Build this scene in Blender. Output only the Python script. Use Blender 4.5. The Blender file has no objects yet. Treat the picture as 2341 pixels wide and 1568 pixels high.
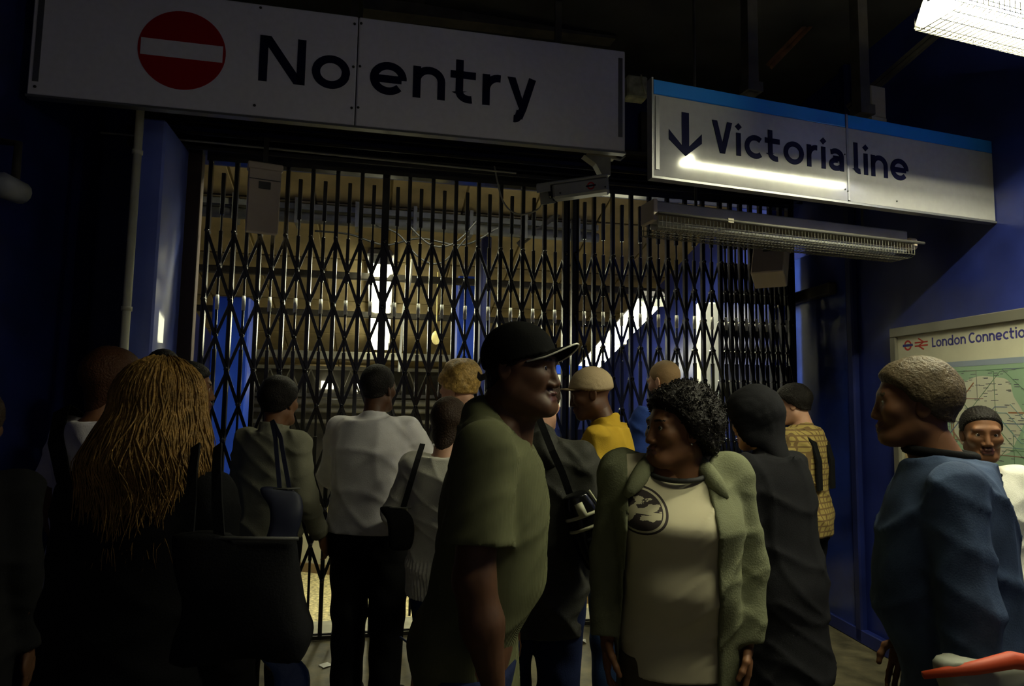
import bpy, math, random
import numpy as np
from mathutils import Vector, Matrix

random.seed(7)
rng = np.random.default_rng(7)
SC = bpy.context.scene
COL = SC.collection
PI = math.pi

# ------------------------------------------------------------------ camera
F_PX, CX, CY = 1488.0, 1170.5, 784.0
TILT, ROLL = math.radians(5.13), math.radians(0.9)
CAM = np.array([0.0, 0.0, 1.55])
_r = np.array([1.0, 0, 0]); _u = np.array([0, -math.sin(TILT), math.cos(TILT)]); FW = np.array([0, math.cos(TILT), math.sin(TILT)])
RT = math.cos(ROLL) * _r + math.sin(ROLL) * _u
UP = -math.sin(ROLL) * _r + math.cos(ROLL) * _u
cam_data = bpy.data.cameras.new('camera')
cam_data.sensor_width = 36.0
cam_data.lens = F_PX / 2341.0 * 36.0
cam_data.clip_start = 0.05
cam = bpy.data.objects.new('camera', cam_data)
COL.objects.link(cam)
cam.matrix_world = Matrix(((RT[0], UP[0], -FW[0], CAM[0]), (RT[1], UP[1], -FW[1], CAM[1]), (RT[2], UP[2], -FW[2], CAM[2]), (0, 0, 0, 1)))
SC.camera = cam

# ------------------------------------------------------------------ world, exposure
world = bpy.data.worlds.new('station_gloom')
SC.world = world
world.use_nodes = True
world.node_tree.nodes['Background'].inputs[0].default_value = (1.0, 0.95, 1.0, 1)
world.node_tree.nodes['Background'].inputs[1].default_value = 0.058
SC.view_settings.view_transform = 'Standard'
SC.view_settings.look = 'None'
SC.view_settings.gamma = 1.0
SC.view_settings.exposure = 0.0
SC.view_settings.use_curve_mapping = False
LAMP_FRONT = 250.0        # radiance of the tubes of the lit batten beside the line sign
LAMP_HALL = 14.0         # radiance of the tubes in the stair hall behind the gate
LAMP_COL = (1.0, 0.98, 0.66)

# ------------------------------------------------------------------ picture geometry -> world
def ray(px, py): return RT * (px - CX) / F_PX - UP * (py - CY) / F_PX + FW
def at(px, py, Y):
    d = ray(px, py); return CAM + d * Y / d[1]
def on_floor(px, py, z=0.0):
    d = ray(px, py); return CAM + d * (z - CAM[2]) / d[2]
def on_plane(px, py, Q, ang):
    n = np.array([-math.sin(ang), math.cos(ang), 0]); d = ray(px, py)
    return CAM + d * (n @ (np.asarray(Q) - CAM)) / (n @ d)
A_GATE, A_LINE, A_WALL = math.radians(11.55), math.radians(17.47), math.radians(96.5)
G0 = on_floor(1300, 1430)
GD = np.array([math.cos(A_GATE), math.sin(A_GATE), 0]); GN = np.array([-math.sin(A_GATE), math.cos(A_GATE), 0])
W0 = on_floor(1868, 1405)
WD = np.array([math.cos(A_WALL), math.sin(A_WALL), 0])

# ------------------------------------------------------------------ materials
MATS = {}
def mat(name, col, rough=0.7, metal=0.0, var=0.0, vscale=8.0, bump=0.0, bscale=60.0, emit=0.0, spec=0.5, wave=None, coat=0.0, sheen=0.0):
    if name in MATS: return MATS[name]
    m = bpy.data.materials.new(name); m.use_nodes = True
    nt = m.node_tree; b = nt.nodes['Principled BSDF']
    b.inputs['Base Color'].default_value = (*col, 1)
    b.inputs['Roughness'].default_value = rough
    b.inputs['Metallic'].default_value = metal
    b.inputs['Specular IOR Level'].default_value = spec
    b.inputs['Coat Weight'].default_value = coat
    b.inputs['Sheen Weight'].default_value = sheen
    if emit:
        b.inputs['Emission Color'].default_value = (*col, 1); b.inputs['Emission Strength'].default_value = emit
    tc = nt.nodes.new('ShaderNodeTexCoord')
    if var:
        n = nt.nodes.new('ShaderNodeTexNoise'); n.inputs['Scale'].default_value = vscale; n.inputs['Detail'].default_value = 6
        nt.links.new(tc.outputs['Object'], n.inputs['Vector'])
        r = nt.nodes.new('ShaderNodeValToRGB')
        r.color_ramp.elements[0].position = 0.35; r.color_ramp.elements[1].position = 0.68
        r.color_ramp.elements[0].color = (*[max(0, c * (1 - var)) for c in col], 1)
        r.color_ramp.elements[1].color = (*[min(1, c * (1 + var)) for c in col], 1)
        nt.links.new(n.outputs['Fac'], r.inputs['Fac']); nt.links.new(r.outputs['Color'], b.inputs['Base Color'])
    if bump or wave:
        bp = nt.nodes.new('ShaderNodeBump'); bp.inputs['Strength'].default_value = bump or wave[1]; bp.inputs['Distance'].default_value = 0.01
        if wave:
            n2 = nt.nodes.new('ShaderNodeTexWave'); n2.bands_direction = 'Y'; n2.inputs['Scale'].default_value = wave[0]; n2.inputs['Distortion'].default_value = 0.4
            nt.links.new(n2.outputs['Fac'], bp.inputs['Height'])
        else:
            n2 = nt.nodes.new('ShaderNodeTexNoise'); n2.inputs['Scale'].default_value = bscale; n2.inputs['Detail'].default_value = 4
            nt.links.new(n2.outputs['Fac'], bp.inputs['Height'])
        nt.links.new(tc.outputs['Object'], n2.inputs['Vector'])
        nt.links.new(bp.outputs['Normal'], b.inputs['Normal'])
    MATS[name] = m
    return m

M_BLUE = mat('blue_gloss_paint', (0.016, 0.026, 0.17), 0.32, var=0.25, vscale=3, bump=0.05, bscale=14)
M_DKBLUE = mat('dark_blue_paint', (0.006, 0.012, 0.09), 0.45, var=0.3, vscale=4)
M_BLACKMETAL = mat('black_gloss_metal', (0.006, 0.006, 0.010), 0.22, 0.0, spec=0.8)
M_STEEL = mat('dusty_steel', (0.035, 0.03, 0.022), 0.7, 0.0, var=0.5, vscale=9)
M_RUST = mat('rusty_brown_steel', (0.09, 0.035, 0.012), 0.8, var=0.5, vscale=14)
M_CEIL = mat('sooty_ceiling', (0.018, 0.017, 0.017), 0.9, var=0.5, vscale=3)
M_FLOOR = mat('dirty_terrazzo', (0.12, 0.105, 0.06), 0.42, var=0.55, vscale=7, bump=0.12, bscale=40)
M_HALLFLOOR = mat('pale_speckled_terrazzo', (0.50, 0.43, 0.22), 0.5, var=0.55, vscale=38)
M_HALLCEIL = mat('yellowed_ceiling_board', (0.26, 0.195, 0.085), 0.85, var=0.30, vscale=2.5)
M_CREAM = mat('cream_paint', (0.62, 0.60, 0.46), 0.5, var=0.08, vscale=5)
M_WHITEPAINT = mat('white_paint', (0.82, 0.82, 0.76), 0.45, var=0.04)
M_BROWNSKIRT = mat('brown_skirting', (0.26, 0.17, 0.08), 0.6, var=0.2)
M_BRIGHTBLUE = mat('bright_blue_paint', (0.02, 0.075, 0.60), 0.35, var=0.1, vscale=4)
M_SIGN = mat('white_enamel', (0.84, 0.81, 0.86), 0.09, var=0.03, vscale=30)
M_SIGN_DIM = mat('dimmed_enamel', (0.31, 0.305, 0.31), 0.09, var=0.04, vscale=30)  # white enamel darkened in colour, offsets strong light on the line sign
M_SIGNEDGE = mat('grey_aluminium', (0.22, 0.22, 0.23), 0.35, 0.6)
M_NAVY = mat('navy_lettering', (0.005, 0.006, 0.030), 0.65, spec=0.06)
M_RED = mat('signal_red', (0.42, 0.008, 0.012), 0.25)
M_SKYBLUE = mat('line_blue_enamel', (0.02, 0.19, 0.62), 0.15)
M_SCREW = mat('dark_screw', (0.05, 0.05, 0.05), 0.5, 0.5)
M_BEIGE = mat('beige_plastic', (0.52, 0.43, 0.34), 0.5, var=0.05)
M_BEIGE2 = mat('yellowed_plastic', (0.30, 0.26, 0.16), 0.5, var=0.08)
M_GREYPL = mat('grey_camera_shell', (0.30, 0.31, 0.32), 0.4, var=0.08)
M_LENS = mat('dark_glass', (0.01, 0.01, 0.012), 0.08)
M_CABLE = mat('black_cable', (0.012, 0.012, 0.012), 0.5)
M_PIPE = mat('grey_pipe', (0.28, 0.27, 0.22), 0.4, var=0.3, vscale=6)
M_BATTEN = mat('batten_grey_white', (0.26, 0.25, 0.26), 0.5, var=0.1)
M_WIRE = mat('galvanised_wire', (0.12, 0.115, 0.10), 0.55, 0.2)
M_TUBEOFF = mat('unlit_tube', (0.55, 0.55, 0.52), 0.25)
M_GLINT = mat('painted_glint', (0.88, 0.87, 0.80), 0.2, coat=1.0)  # white colour imitates the lamp's glint on the gate pickets
M_TUBEFRONT = mat('lit_tube', LAMP_COL, 0.5, emit=LAMP_FRONT)
LAMP_NEAR = 75.0
M_TUBEHEAD = mat('lit_header_tube', LAMP_COL, 0.5, emit=LAMP_HALL * 6.2)
M_TUBENEAR = mat('lit_near_tube', LAMP_COL, 0.5, emit=LAMP_NEAR)
M_TUBEHALL = mat('lit_hall_tube', LAMP_COL, 0.5, emit=LAMP_HALL)
M_REFLECT = mat('white_reflector', (0.14, 0.14, 0.125), 0.55)

# ------------------------------------------------------------------ mesh helpers
class MB:
    """collects shapes and links them as one mesh object"""
    def __init__(self): self.v = []; self.f = []; self.mi = []; self.sm = []
    def add(self, verts, faces, mi=0, smooth=False):
        o = len(self.v); self.v.extend([tuple(map(float, p)) for p in verts])
        for fc in faces: self.f.append([o + i for i in fc]); self.mi.append(mi); self.sm.append(smooth)
        return self
    def box(self, lo, hi, mi=0, bev=0.0, M=None):
        x0, y0, z0 = lo; x1, y1, z1 = hi
        if bev:
            b = min(bev, (x1 - x0) / 2.01, (y1 - y0) / 2.01, (z1 - z0) / 2.01)
            vs = []; 
            for z, i in ((z0, b), (z0 + b, 0), (z1 - b, 0), (z1, b)):
                q = [(x0 + i, y0 + b), (x0 + b, y0 + i), (x1 - b, y0 + i), (x1 - i, y0 + b), (x1 - i, y1 - b), (x1 - b, y1 - i), (x0 + b, y1 - i), (x0 + i, y1 - b)] if i == 0 else \
                    [(x0 + b, y0 + b), (x0 + b, y0 + b), (x1 - b, y0 + b), (x1 - b, y0 + b), (x1 - b, y1 - b), (x1 - b, y1 - b), (x0 + b, y1 - b), (x0 + b, y1 - b)]
                vs += [(x, y, z) for x, y in q]
            fs = [[7, 6, 5, 4, 3, 2, 1, 0], list(range(24, 32))]
            for k in range(3):
                for j in range(8): fs.append([k * 8 + j, k * 8 + (j + 1) % 8, k * 8 + 8 + (j + 1) % 8, k * 8 + 8 + j])
        else:
            vs = [(x0, y0, z0), (x1, y0, z0), (x1, y1, z0), (x0, y1, z0), (x0, y0, z1), (x1, y0, z1), (x1, y1, z1), (x0, y1, z1)]
            fs = [(3, 2, 1, 0), (4, 5, 6, 7), (0, 1, 5, 4), (1, 2, 6, 5), (2, 3, 7, 6), (3, 0, 4, 7)]
        if M is not None: vs = [tuple(M @ Vector(p)) for p in vs]
        return self.add(vs, fs, mi)
    def prism(self, poly, y0, y1, mi=0):
        """polygon in local x,z drawn out along y"""
        n = len(poly); area = sum(poly[i][0] * poly[(i + 1) % n][1] - poly[(i + 1) % n][0] * poly[i][1] for i in range(n))
        if area < 0: poly = poly[::-1]
        vs = [(x, y0, z) for x, z in poly] + [(x, y1, z) for x, z in poly]
        fs = [list(range(n)), list(range(2 * n - 1, n - 1, -1))] + [[i, n + i, n + (i + 1) % n, (i + 1) % n] for i in range(n)]
        return self.add(vs, fs, mi)
    def ribbon(self, pts, w, y0, y1, closed=False, mi=0):
        """thick line in the x,z plane"""
        P = [np.array(p, float) for p in pts]; n = len(P)
        L, R = [], []
        for i in range(n):
            a = P[i - 1] if (i > 0 or closed) else None; c = P[(i + 1) % n] if (i < n - 1 or closed) else None
            ds = []
            if a is not None: ds.append((P[i] - a) / (np.linalg.norm(P[i] - a) + 1e-9))
            if c is not None: ds.append((c - P[i]) / (np.linalg.norm(c - P[i]) + 1e-9))
            t = sum(ds); t = t / (np.linalg.norm(t) + 1e-9); nn = np.array([-t[1], t[0]])
            k = 1.0 / max(0.5, abs(nn @ np.array([-ds[0][1], ds[0][0]])))
            L.append(P[i] + nn * w / 2 * k); R.append(P[i] - nn * w / 2 * k)
        rng_ = range(n if closed else n - 1)
        vs = [(p[0], y0, p[1]) for p in L] + [(p[0], y0, p[1]) for p in R] + [(p[0], y1, p[1]) for p in L] + [(p[0], y1, p[1]) for p in R]
        fs = []
        for i in rng_:
            j = (i + 1) % n
            fs += [(n + i, n + j, j, i), (i, j, 2 * n + j, 2 * n + i), (3 * n + i, 3 * n + j, n + j, n + i)]
        if not closed: fs += [(0, 2 * n, 3 * n, n), (n - 1, 2 * n - 1, 4 * n - 1, 3 * n - 1)]
        return self.add(vs, fs, mi)
    def tube(self, pts, r, seg=6, mi=0, cap=True, smooth=True):
        P = [np.array(p, float) for p in pts]; n = len(P); rs = [r] * n if np.isscalar(r) else list(r)
        t0 = P[1] - P[0]; t0 /= np.linalg.norm(t0) + 1e-9
        ref = np.array([0, 0, 1.0]) if abs(t0[2]) < 0.9 else np.array([1.0, 0, 0])
        vs = []
        for i in range(n):
            t = P[min(i + 1, n - 1)] - P[max(i - 1, 0)]; t /= np.linalg.norm(t) + 1e-9
            a = np.cross(t, ref); a /= np.linalg.norm(a) + 1e-9; b = np.cross(t, a); ref = np.cross(a, t)
            for k in range(seg):
                th = 2 * PI * k / seg; vs.append(P[i] + rs[i] * (math.cos(th) * a + math.sin(th) * b))
        fs = []
        for i in range(n - 1):
            for k in range(seg): fs.append((i * seg + k, i * seg + (k + 1) % seg, (i + 1) * seg + (k + 1) % seg, (i + 1) * seg + k))
        if cap: fs += [list(range(seg - 1, -1, -1)), list(range((n - 1) * seg, n * seg))]
        return self.add(vs, fs, mi, smooth)
    def strap(self, pts, w, th, nrm, mi=0):
        """flat band through 3-D points, nrm = outward normal hints"""
        P = [np.array(p, float) for p in pts]; n = len(P); vs = []
        for i in range(n):
            t = P[min(i + 1, n - 1)] - P[max(i - 1, 0)]; t /= np.linalg.norm(t) + 1e-9
            nn = np.array(nrm[i] if isinstance(nrm, list) else nrm, float); nn = nn - t * (nn @ t); nn /= np.linalg.norm(nn) + 1e-9
            s = np.cross(t, nn)
            vs += [P[i] + s * w / 2, P[i] - s * w / 2, P[i] - s * w / 2 + nn * th, P[i] + s * w / 2 + nn * th]
        fs = [(3, 2, 1, 0), tuple(range(4 * n - 4, 4 * n))]
        for i in range(n - 1):
            for k in range(4): fs.append((i * 4 + k, i * 4 + (k + 1) % 4, i * 4 + 4 + (k + 1) % 4, i * 4 + 4 + k))
        return self.add(vs, fs, mi)
    def sphere(self, c, r, seg=10, rings=7, mi=0):
        c = np.array(c, float); r = np.array([r] * 3 if np.isscalar(r) else r, float); vs = [c + r * np.array([0, 0, 1])]
        for i in range(1, rings):
            ph = PI * i / rings
            for k in range(seg):
                th = 2 * PI * k / seg; vs.append(c + r * np.array([math.sin(ph) * math.cos(th), math.sin(ph) * math.sin(th), math.cos(ph)]))
        vs.append(c - r * np.array([0, 0, 1])); fs = []
        for k in range(seg): fs.append((0, 1 + k, 1 + (k + 1) % seg))
        for i in range(rings - 2):
            for k in range(seg): a = 1 + i * seg; fs.append((a + k, a + seg + k, a + seg + (k + 1) % seg, a + (k + 1) % seg))
        e = len(vs) - 1; a = 1 + (rings - 2) * seg
        for k in range(seg): fs.append((e, a + (k + 1) % seg, a + k))
        return self.add(vs, fs, mi, True)
    def mesh(self, name, mats):
        me = bpy.data.meshes.new(name); me.from_pydata(self.v, [], self.f)
        for m in (mats if isinstance(mats, (list, tuple)) else [mats]): me.materials.append(m)
        me.polygons.foreach_set('material_index', self.mi); me.polygons.foreach_set('use_smooth', self.sm)
        me.validate(); me.update()
        return me
    def build(self, name, mats, parent=None, loc=None, rz=None):
        o = bpy.data.objects.new(name, self.mesh(name, mats)); COL.objects.link(o)
        if parent is not None: o.parent = parent
        if loc is not None: o.location = tuple(map(float, loc))
        if rz is not None: o.rotation_euler = (0, 0, rz)
        return o

def link_mesh(name, me, parent=None, loc=None):
    o = bpy.data.objects.new(name, me); COL.objects.link(o)
    if parent is not None: o.parent = parent
    if loc is not None: o.location = tuple(map(float, loc))
    return o
def tag(o, label=None, cat=None, group=None, kind=None):
    if label: o['label'] = label
    if cat: o['category'] = cat
    if group: o['group'] = group
    if kind: o['kind'] = kind
    return o
def thing(name, label, cat, loc, rz=0.0, group=None):
    o = bpy.data.objects.new(name, None); o.empty_display_size = 0.1; COL.objects.link(o)
    o.location = tuple(map(float, loc)); o.rotation_euler = (0, 0, rz)
    return tag(o, label, cat, group)
def gate_pt(x, y, z): return G0 + GD * x + GN * y + np.array([0, 0, z])
def gate_x(px, py=900): return float((on_plane(px, py, G0, A_GATE) - G0) @ GD)
def struct(name, mb, m, loc=(0, 0, 0), rz=0.0):
    return tag(mb.build(name, m, None, loc, rz), kind='structure')

# ------------------------------------------------------------------ monoline lettering (cap height 1)
def _arc(cx, cy, rx, ry, a0, a1, n=18): return [(cx + rx * math.cos(math.radians(a0 + (a1 - a0) * i / n)), cy + ry * math.sin(math.radians(a0 + (a1 - a0) * i / n))) for i in range(n + 1)]
def glyph(ch, w):
    """returns (list of ('s', points) strokes / ('c', points) closed strokes / ('p', polygon), advance)"""
    h = w / 2; X = 0.72; rx, ry = 0.36 - h + 0.03, X / 2 - h + 0.012; cy = X / 2; cx = rx + h
    dia = lambda x: ('p', [(x, 0.80), (x + 0.125, 0.915), (x, 1.03), (x - 0.125, 0.915)])
    ob = ('c', _arc(cx, cy, rx, ry, 0, 340, 34))
    if ch == 'N': return [('s', [(h, 0), (h, 1)]), ('s', [(.92 - h, 0), (.92 - h, 1)]), ('p', [(0, 1), (w * 1.3, 1), (.92, 0), (.92 - w * 1.3, 0)])], .92
    if ch == 'V': return [('p', [(0, 1), (w * 1.1, 1), (.36 + w * .55, 0), (.36 - w * .55, 0)]), ('p', [(.72, 1), (.72 - w * 1.1, 1), (.36 - w * .55, 0), (.36 + w * .55, 0)])], .72
    if ch == 'L': return [('s', [(h, 1), (h, h), (.52, h)])], .52
    if ch == 'C': return [('s', _arc(.47, .5, .47 - h, .5 - h + .01, 48, 312, 26))], .80
    if ch == 'o': return [ob], 2 * cx
    if ch == 'c': return [('s', _arc(cx, cy, rx, ry, 50, 310, 24))], 2 * cx - .13
    if ch == 'e': return [('s', [(h * 1.2, cy - .015), (2 * cx - h * 1.3, cy - .015)]), ('s', _arc(cx, cy, rx, ry, -4, 318, 30))], 2 * cx
    if ch == 'd': return [ob, ('s', [(2 * cx - h + .02, 0), (2 * cx - h + .02, 1.02)])], 2 * cx + .04
    if ch == 'n': return [('s', [(h, 0), (h, X)]), ('s', [(h, .38)] + _arc(.35, .40, .35 - h, X - h - .40 + .012, 180, 0, 14) + [(.70 - h, 0)])], .70
    if ch == 'r': return [('s', [(h, 0), (h, X)]), ('s', [(h, .34)] + _arc(.36, .36, .36 - h, X - h - .36 + .012, 180, 80, 8))], .43
    if ch == 't': return [('s', [(.18, .98), (.18, .24)] + _arc(.40, .24, .22, .24 - h + .01, 180, 285, 10)), ('s', [(-.02, X - h), (.54, X - h)])], .56
    if ch == 'i': return [('s', [(.10, 0), (.10, X)]), dia(.10)], .20
    if ch == 'l': return [('s', [(h, 1.04), (h, .17)] + _arc(h + .14, .17, .14, .17 - h, 180, 285, 8))], .27
    if ch == 'a': return [('s', [(.07, .60)] + _arc(.28, .47, .23, .25 - h + .01, 130, 0, 12) + [(.51, 0)]), ('s', [(.51, .40), (.26, .40)] + _arc(.26, .205, .26 - h, .205 - h + .01, 90, 270, 12) + [(.36, h), (.51, .16)])], .51 + h
    if ch == 's': return [('s', _arc(.235, .53, .17, .19 - h + .02, 40, 270, 14) + _arc(.235, .195, .18, .195 - h + .02, 90, -140, 14))], .47
    if ch == 'y': return [('p', [(0, X), (w * 1.08, X), (.33 + w * .52, .0), (.33 - w * .42, .02)]), ('s', [(.66 - h, X + .0), (.36, .0), (.30, -.15)] + _arc(.17, -.12, .11, .13, -10, -100, 6))], .66
    return [], .3
def lettering(text, parent, u0, v0, cap, width, m, w=.155, gap=.115, y=-.0025, space=.30, name='letter'):
    x = 0.0; items = []
    for ch in text:
        if ch == ' ': x += space; continue
        g, adv = glyph(ch, w); items.append((g, x)); x += adv + gap
    total = x - gap; kx = width / total
    for g, x0 in items:
        mb = MB()
        for kind, pts in g:
            q = [(p[0] * kx / cap, p[1]) for p in pts]     # strokes keep an even weight
            q = [(p[0] * cap, p[1] * cap) for p in q]
            if kind == 'p': mb.prism(q, y, 0.0)
            else: mb.ribbon(q, w * cap, y, 0.0, closed=(kind == 'c'))
        mb.build(name, m, parent, (u0 + x0 * kx, 0, v0))

# ================================================================== THE SETTING
def wall_frame(P0, ang):
    """unit axes of an upright plane seen from the room: x to the right, y away, z up"""
    return np.array([math.cos(ang), math.sin(ang), 0]), np.array([-math.sin(ang), math.cos(ang), 0])
A_R = A_WALL - PI                       # right wall: its local x runs towards the camera
def rw(px, py): 
    P = on_plane(px, py, W0, A_WALL); return float((P - W0) @ (-WD)), float(P[2])

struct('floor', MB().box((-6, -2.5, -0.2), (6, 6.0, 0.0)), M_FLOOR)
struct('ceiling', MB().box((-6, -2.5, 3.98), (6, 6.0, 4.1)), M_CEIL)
struct('wall_right', MB().box((-0.2, 0.0, 0.0), (7.0, 0.2, 4.0)), M_BLUE, W0, A_R)
WL0 = np.array([-2.62, 3.9, 0.0])
struct('wall_left', MB().box((-6.0, 0.0, 0.0), (0.1, 0.2, 4.0)), M_DKBLUE, WL0, A_WALL)
# left wall box: local y points to -X side (away from the room)

XL, XR = gate_x(457), gate_x(1818)
# jamb and the lit return wall left of the gate
hd = MB().box((XL - 0.9, 0.0, 3.155), (XR + 0.12, 0.22, 4.0))
hd.box((XL - 1.2, 0.0, 0.0), (XL - 0.175, 0.22, 3.155))
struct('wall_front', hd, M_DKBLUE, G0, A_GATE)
tr = MB()
for z0, z1, y0 in ((3.145, 3.175, -0.09), (3.195, 3.215, -0.07), (3.24, 3.265, -0.10), (3.33, 3.35, -0.05)):
    tr.box((XL - 0.5, y0, z0), (XR + 0.02, 0.0, z1), bev=0.004)
struct('trim_1', tr, M_BLACKMETAL, G0, A_GATE)
led = MB().box((XL - 0.5, -0.12, 3.38), (XR, 0.0, 3.41), bev=0.004)
for i in range(15): led.box((XL + 0.3 * i, -0.06, 3.41), (XL + 0.3 * i + 0.05, 0.0, 3.75))
struct('trim_2', led, M_STEEL, G0, A_GATE)
far = at(411, 800, 4.22); far[2] = 0; near = at(346, 800, 3.68); near[2] = 0
dv = (far - near); Lr = float(np.linalg.norm(dv)); ar = math.atan2(dv[1], dv[0])
M_RETURN = mat('return_blue', (0.15, 0.21, 0.72), 0.42, var=0.1, vscale=3, spec=0.9, coat=0.3)  # blue lightened to stand in for the lamps' sheen on this wall
ret = MB().box((0, 0.0, 0.0), (Lr, 0.16, 3.16), bev=0.012)
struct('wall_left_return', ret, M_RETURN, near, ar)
struct('wall_left_jamb', MB().box((XL - 0.18, -0.02, 0), (XL - 0.065, 0.06, 3.16), bev=0.006), mat('brown_jamb', (0.035, 0.018, 0.014), 0.6), G0, A_GATE)
cond = at(290, 700, 3.52)
pc = MB().tube([(0, 0, 0), (0, 0, 3.2)], 0.022, 10)
for z in (0.5, 1.5, 2.02, 2.9): pc.tube([(0, 0, z - 0.012), (0, 0, z + 0.012)], 0.028, 10)
tag(pc.build('conduit', M_CREAM, None, (cond[0], cond[1], 0)), 'pale vertical conduit pipe beside the blue pillar left of the gate', 'pipe')

# door on the right wall, and the seams of its steel facing
u0, _ = rw(1828, 1000); u1, _ = rw(1955, 1000)
dr = MB().box((u0, -0.035, 0.0), (u1, 0.0, 2.72), bev=0.006)
d1 = struct('door_1', dr, mat('door_blue_gloss', (0.015, 0.035, 0.24), 0.30, var=0.5, vscale=2.2, bump=0.25, bscale=6), W0, A_R)
u2, _ = rw(1972, 1000)
struct('trim_3', MB().box((u1 + 0.01, -0.05, 0.0), (u2, 0.0, 3.98), bev=0.01), M_DKBLUE, W0, A_R)
struct('baseboard_right', MB().box((u0, -0.05, 0.0), (6.5, -0.0, 0.09), bev=0.006), M_BLUE, W0, A_R)
uc0, zc = rw(1822, 685); uc1, _ = rw(1925, 668)
cl = MB().box((uc0, -0.10, zc - 0.05), (uc1, -0.035, zc + 0.035), bev=0.01).box((uc0 - 0.03, -0.08, zc - 0.06), (uc0 + 0.04, -0.035, zc + 0.0), bev=0.006).tube([(uc0, -0.07, zc - 0.03), (uc0 - 0.12, -0.12, zc - 0.05)], 0.012)
cl.build('door_closer', M_STEEL, d1)

# ---------------- roof steel over the ticket lobby
def girder(p0, p1, w, h, m, name, label, cat='beam', group=None):
    p0, p1 = np.array(p0, float), np.array(p1, float); L = np.linalg.norm(p1 - p0)
    mb = MB()
    mb.box((0, -w / 2, -h / 2), (L, w / 2, -h / 2 + 0.02)); mb.box((0, -w / 2, h / 2 - 0.02), (L, w / 2, h / 2)); mb.box((0, -0.008, -h / 2 + 0.02), (L, 0.008, h / 2 - 0.02))
    o = mb.build(name, m); 
    x = (p1 - p0) / L; y = np.cross([0, 0, 1.0], x); y /= np.linalg.norm(y) + 1e-9; z = np.cross(x, y)
    o.matrix_world = Matrix(((x[0], y[0], z[0], p0[0]), (x[1], y[1], z[1], p0[1]), (x[2], y[2], z[2], p0[2]), (0, 0, 0, 1)))
    return tag(o, label, cat, group)
girder(at(830, 8, 3.72) , at(1400, 78, 4.15), 0.10, 0.12, M_STEEL, 'roof_beam', 'dusty steel beam running just above the no entry sign')
girder(at(1400, 30, 4.3), at(1960, 190, 4.9), 0.08, 0.09, M_STEEL, 'roof_beam', 'thin steel beam in the dark roof above the line sign')
girder(at(1760, 150, 4.0), at(1905, 0, 4.0), 0.035, 0.05, M_RUST, 'roof_brace', 'rusty orange diagonal brace in the dark roof, upper of the two', 'brace')
girder(at(1940, 250, 3.6), at(2160, 60, 3.3), 0.03, 0.045, M_STEEL, 'roof_brace', 'grey diagonal brace above the right end of the line sign', 'brace')
girder(at(1255, 100, 4.3), at(1305, -20, 4.2), 0.03, 0.05, M_RUST, 'roof_brace', 'rusty diagonal brace behind the top edge of the no entry sign', 'brace')
for px, lab in ((1722, 'first'), (1978, 'second')):
    a = at(px, 210 if px < 1800 else 262, 3.15); 
    mb = MB().box((-0.03, -0.006, 0), (0.03, 0.0, 4.0 - a[2])).box((-0.03, 0.0, 0), (-0.024, 0.05, 4.0 - a[2])).box((-0.045, -0.02, -0.0), (0.045, 0.05, 0.05))
    tag(mb.build('hanger_strut', M_STEEL, None, a, A_LINE), 'dusty angle-iron hanger behind the line sign, ' + lab + ' from the left', 'hanger')
tag(MB().box((-0.05, 0, 0), (0.05, 0.02, 0.17), bev=0.004).box((-0.05, 0.0, -0.04), (0.05, 0.06, 0.0)).build('bracket_plate', M_BEIGE2, None, at(2010, 268, 3.30), A_LINE), 'small yellowed bracket standing above the right part of the line sign', 'bracket')
blk = at(1458, 222, 4.35)
tag(MB().box((-0.075, 0, 0), (0.075, 0.1, 0.16), bev=0.01).tube([(0.02, -0.01, 0.16), (0.05, -0.02, 0.02)], 0.006).build('junction_box', mat('pale_dirty_box', (0.40, 0.40, 0.28), 0.6, var=0.4, vscale=16), None, blk, A_GATE), 'pale junction box in the gap between the two hanging signs', 'box')

# ================================================================== STAIR HALL BEHIND THE GATE
def hall(name, mb, m): return struct(name, mb, m, G0, A_GATE)
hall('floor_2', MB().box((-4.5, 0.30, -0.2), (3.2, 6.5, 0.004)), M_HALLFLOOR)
hall('trim_4', MB().box((-3.0, 0.10, 0.0), (2.4, 0.34, 0.006)), mat('grey_threshold', (0.22, 0.21, 0.16), 0.5, var=0.2))
P1, P2 = at(870, 592, 6.35), at(868, 792, 8.7)
Q1, Q2 = at(1492, 688, 6.2), at(1342, 846, 8.1)
SL = (P1[2] - P2[2]) / float((P2 - P1) @ GN)
yP = float((P1 - G0) @ GN)
def zc_at(y): return P1[2] + 0.11 - SL * (y - yP)
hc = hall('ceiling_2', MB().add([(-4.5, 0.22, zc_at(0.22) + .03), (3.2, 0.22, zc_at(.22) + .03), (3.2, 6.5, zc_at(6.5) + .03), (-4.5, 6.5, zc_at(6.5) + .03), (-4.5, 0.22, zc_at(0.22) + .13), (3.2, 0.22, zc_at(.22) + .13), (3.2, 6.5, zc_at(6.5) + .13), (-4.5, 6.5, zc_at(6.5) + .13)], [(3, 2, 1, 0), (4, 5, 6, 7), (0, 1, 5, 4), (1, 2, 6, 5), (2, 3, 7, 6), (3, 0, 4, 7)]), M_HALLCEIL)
pm = MB().box((0.008, 0.01, 0.0), (0.632, 1.02, 0.022), bev=0.006).mesh('ceiling_panel', M_HALLCEIL)
ca = math.atan(SL)
for i in range(12):
    for j in range(6):
        o = link_mesh('ceiling_panel', pm, hc, (-4.5 + 0.64 * i, 0.25 + 1.0 * j, zc_at(0.25 + 1.0 * j)))
        o.rotation_euler = (-ca, 0, 0)
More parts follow.
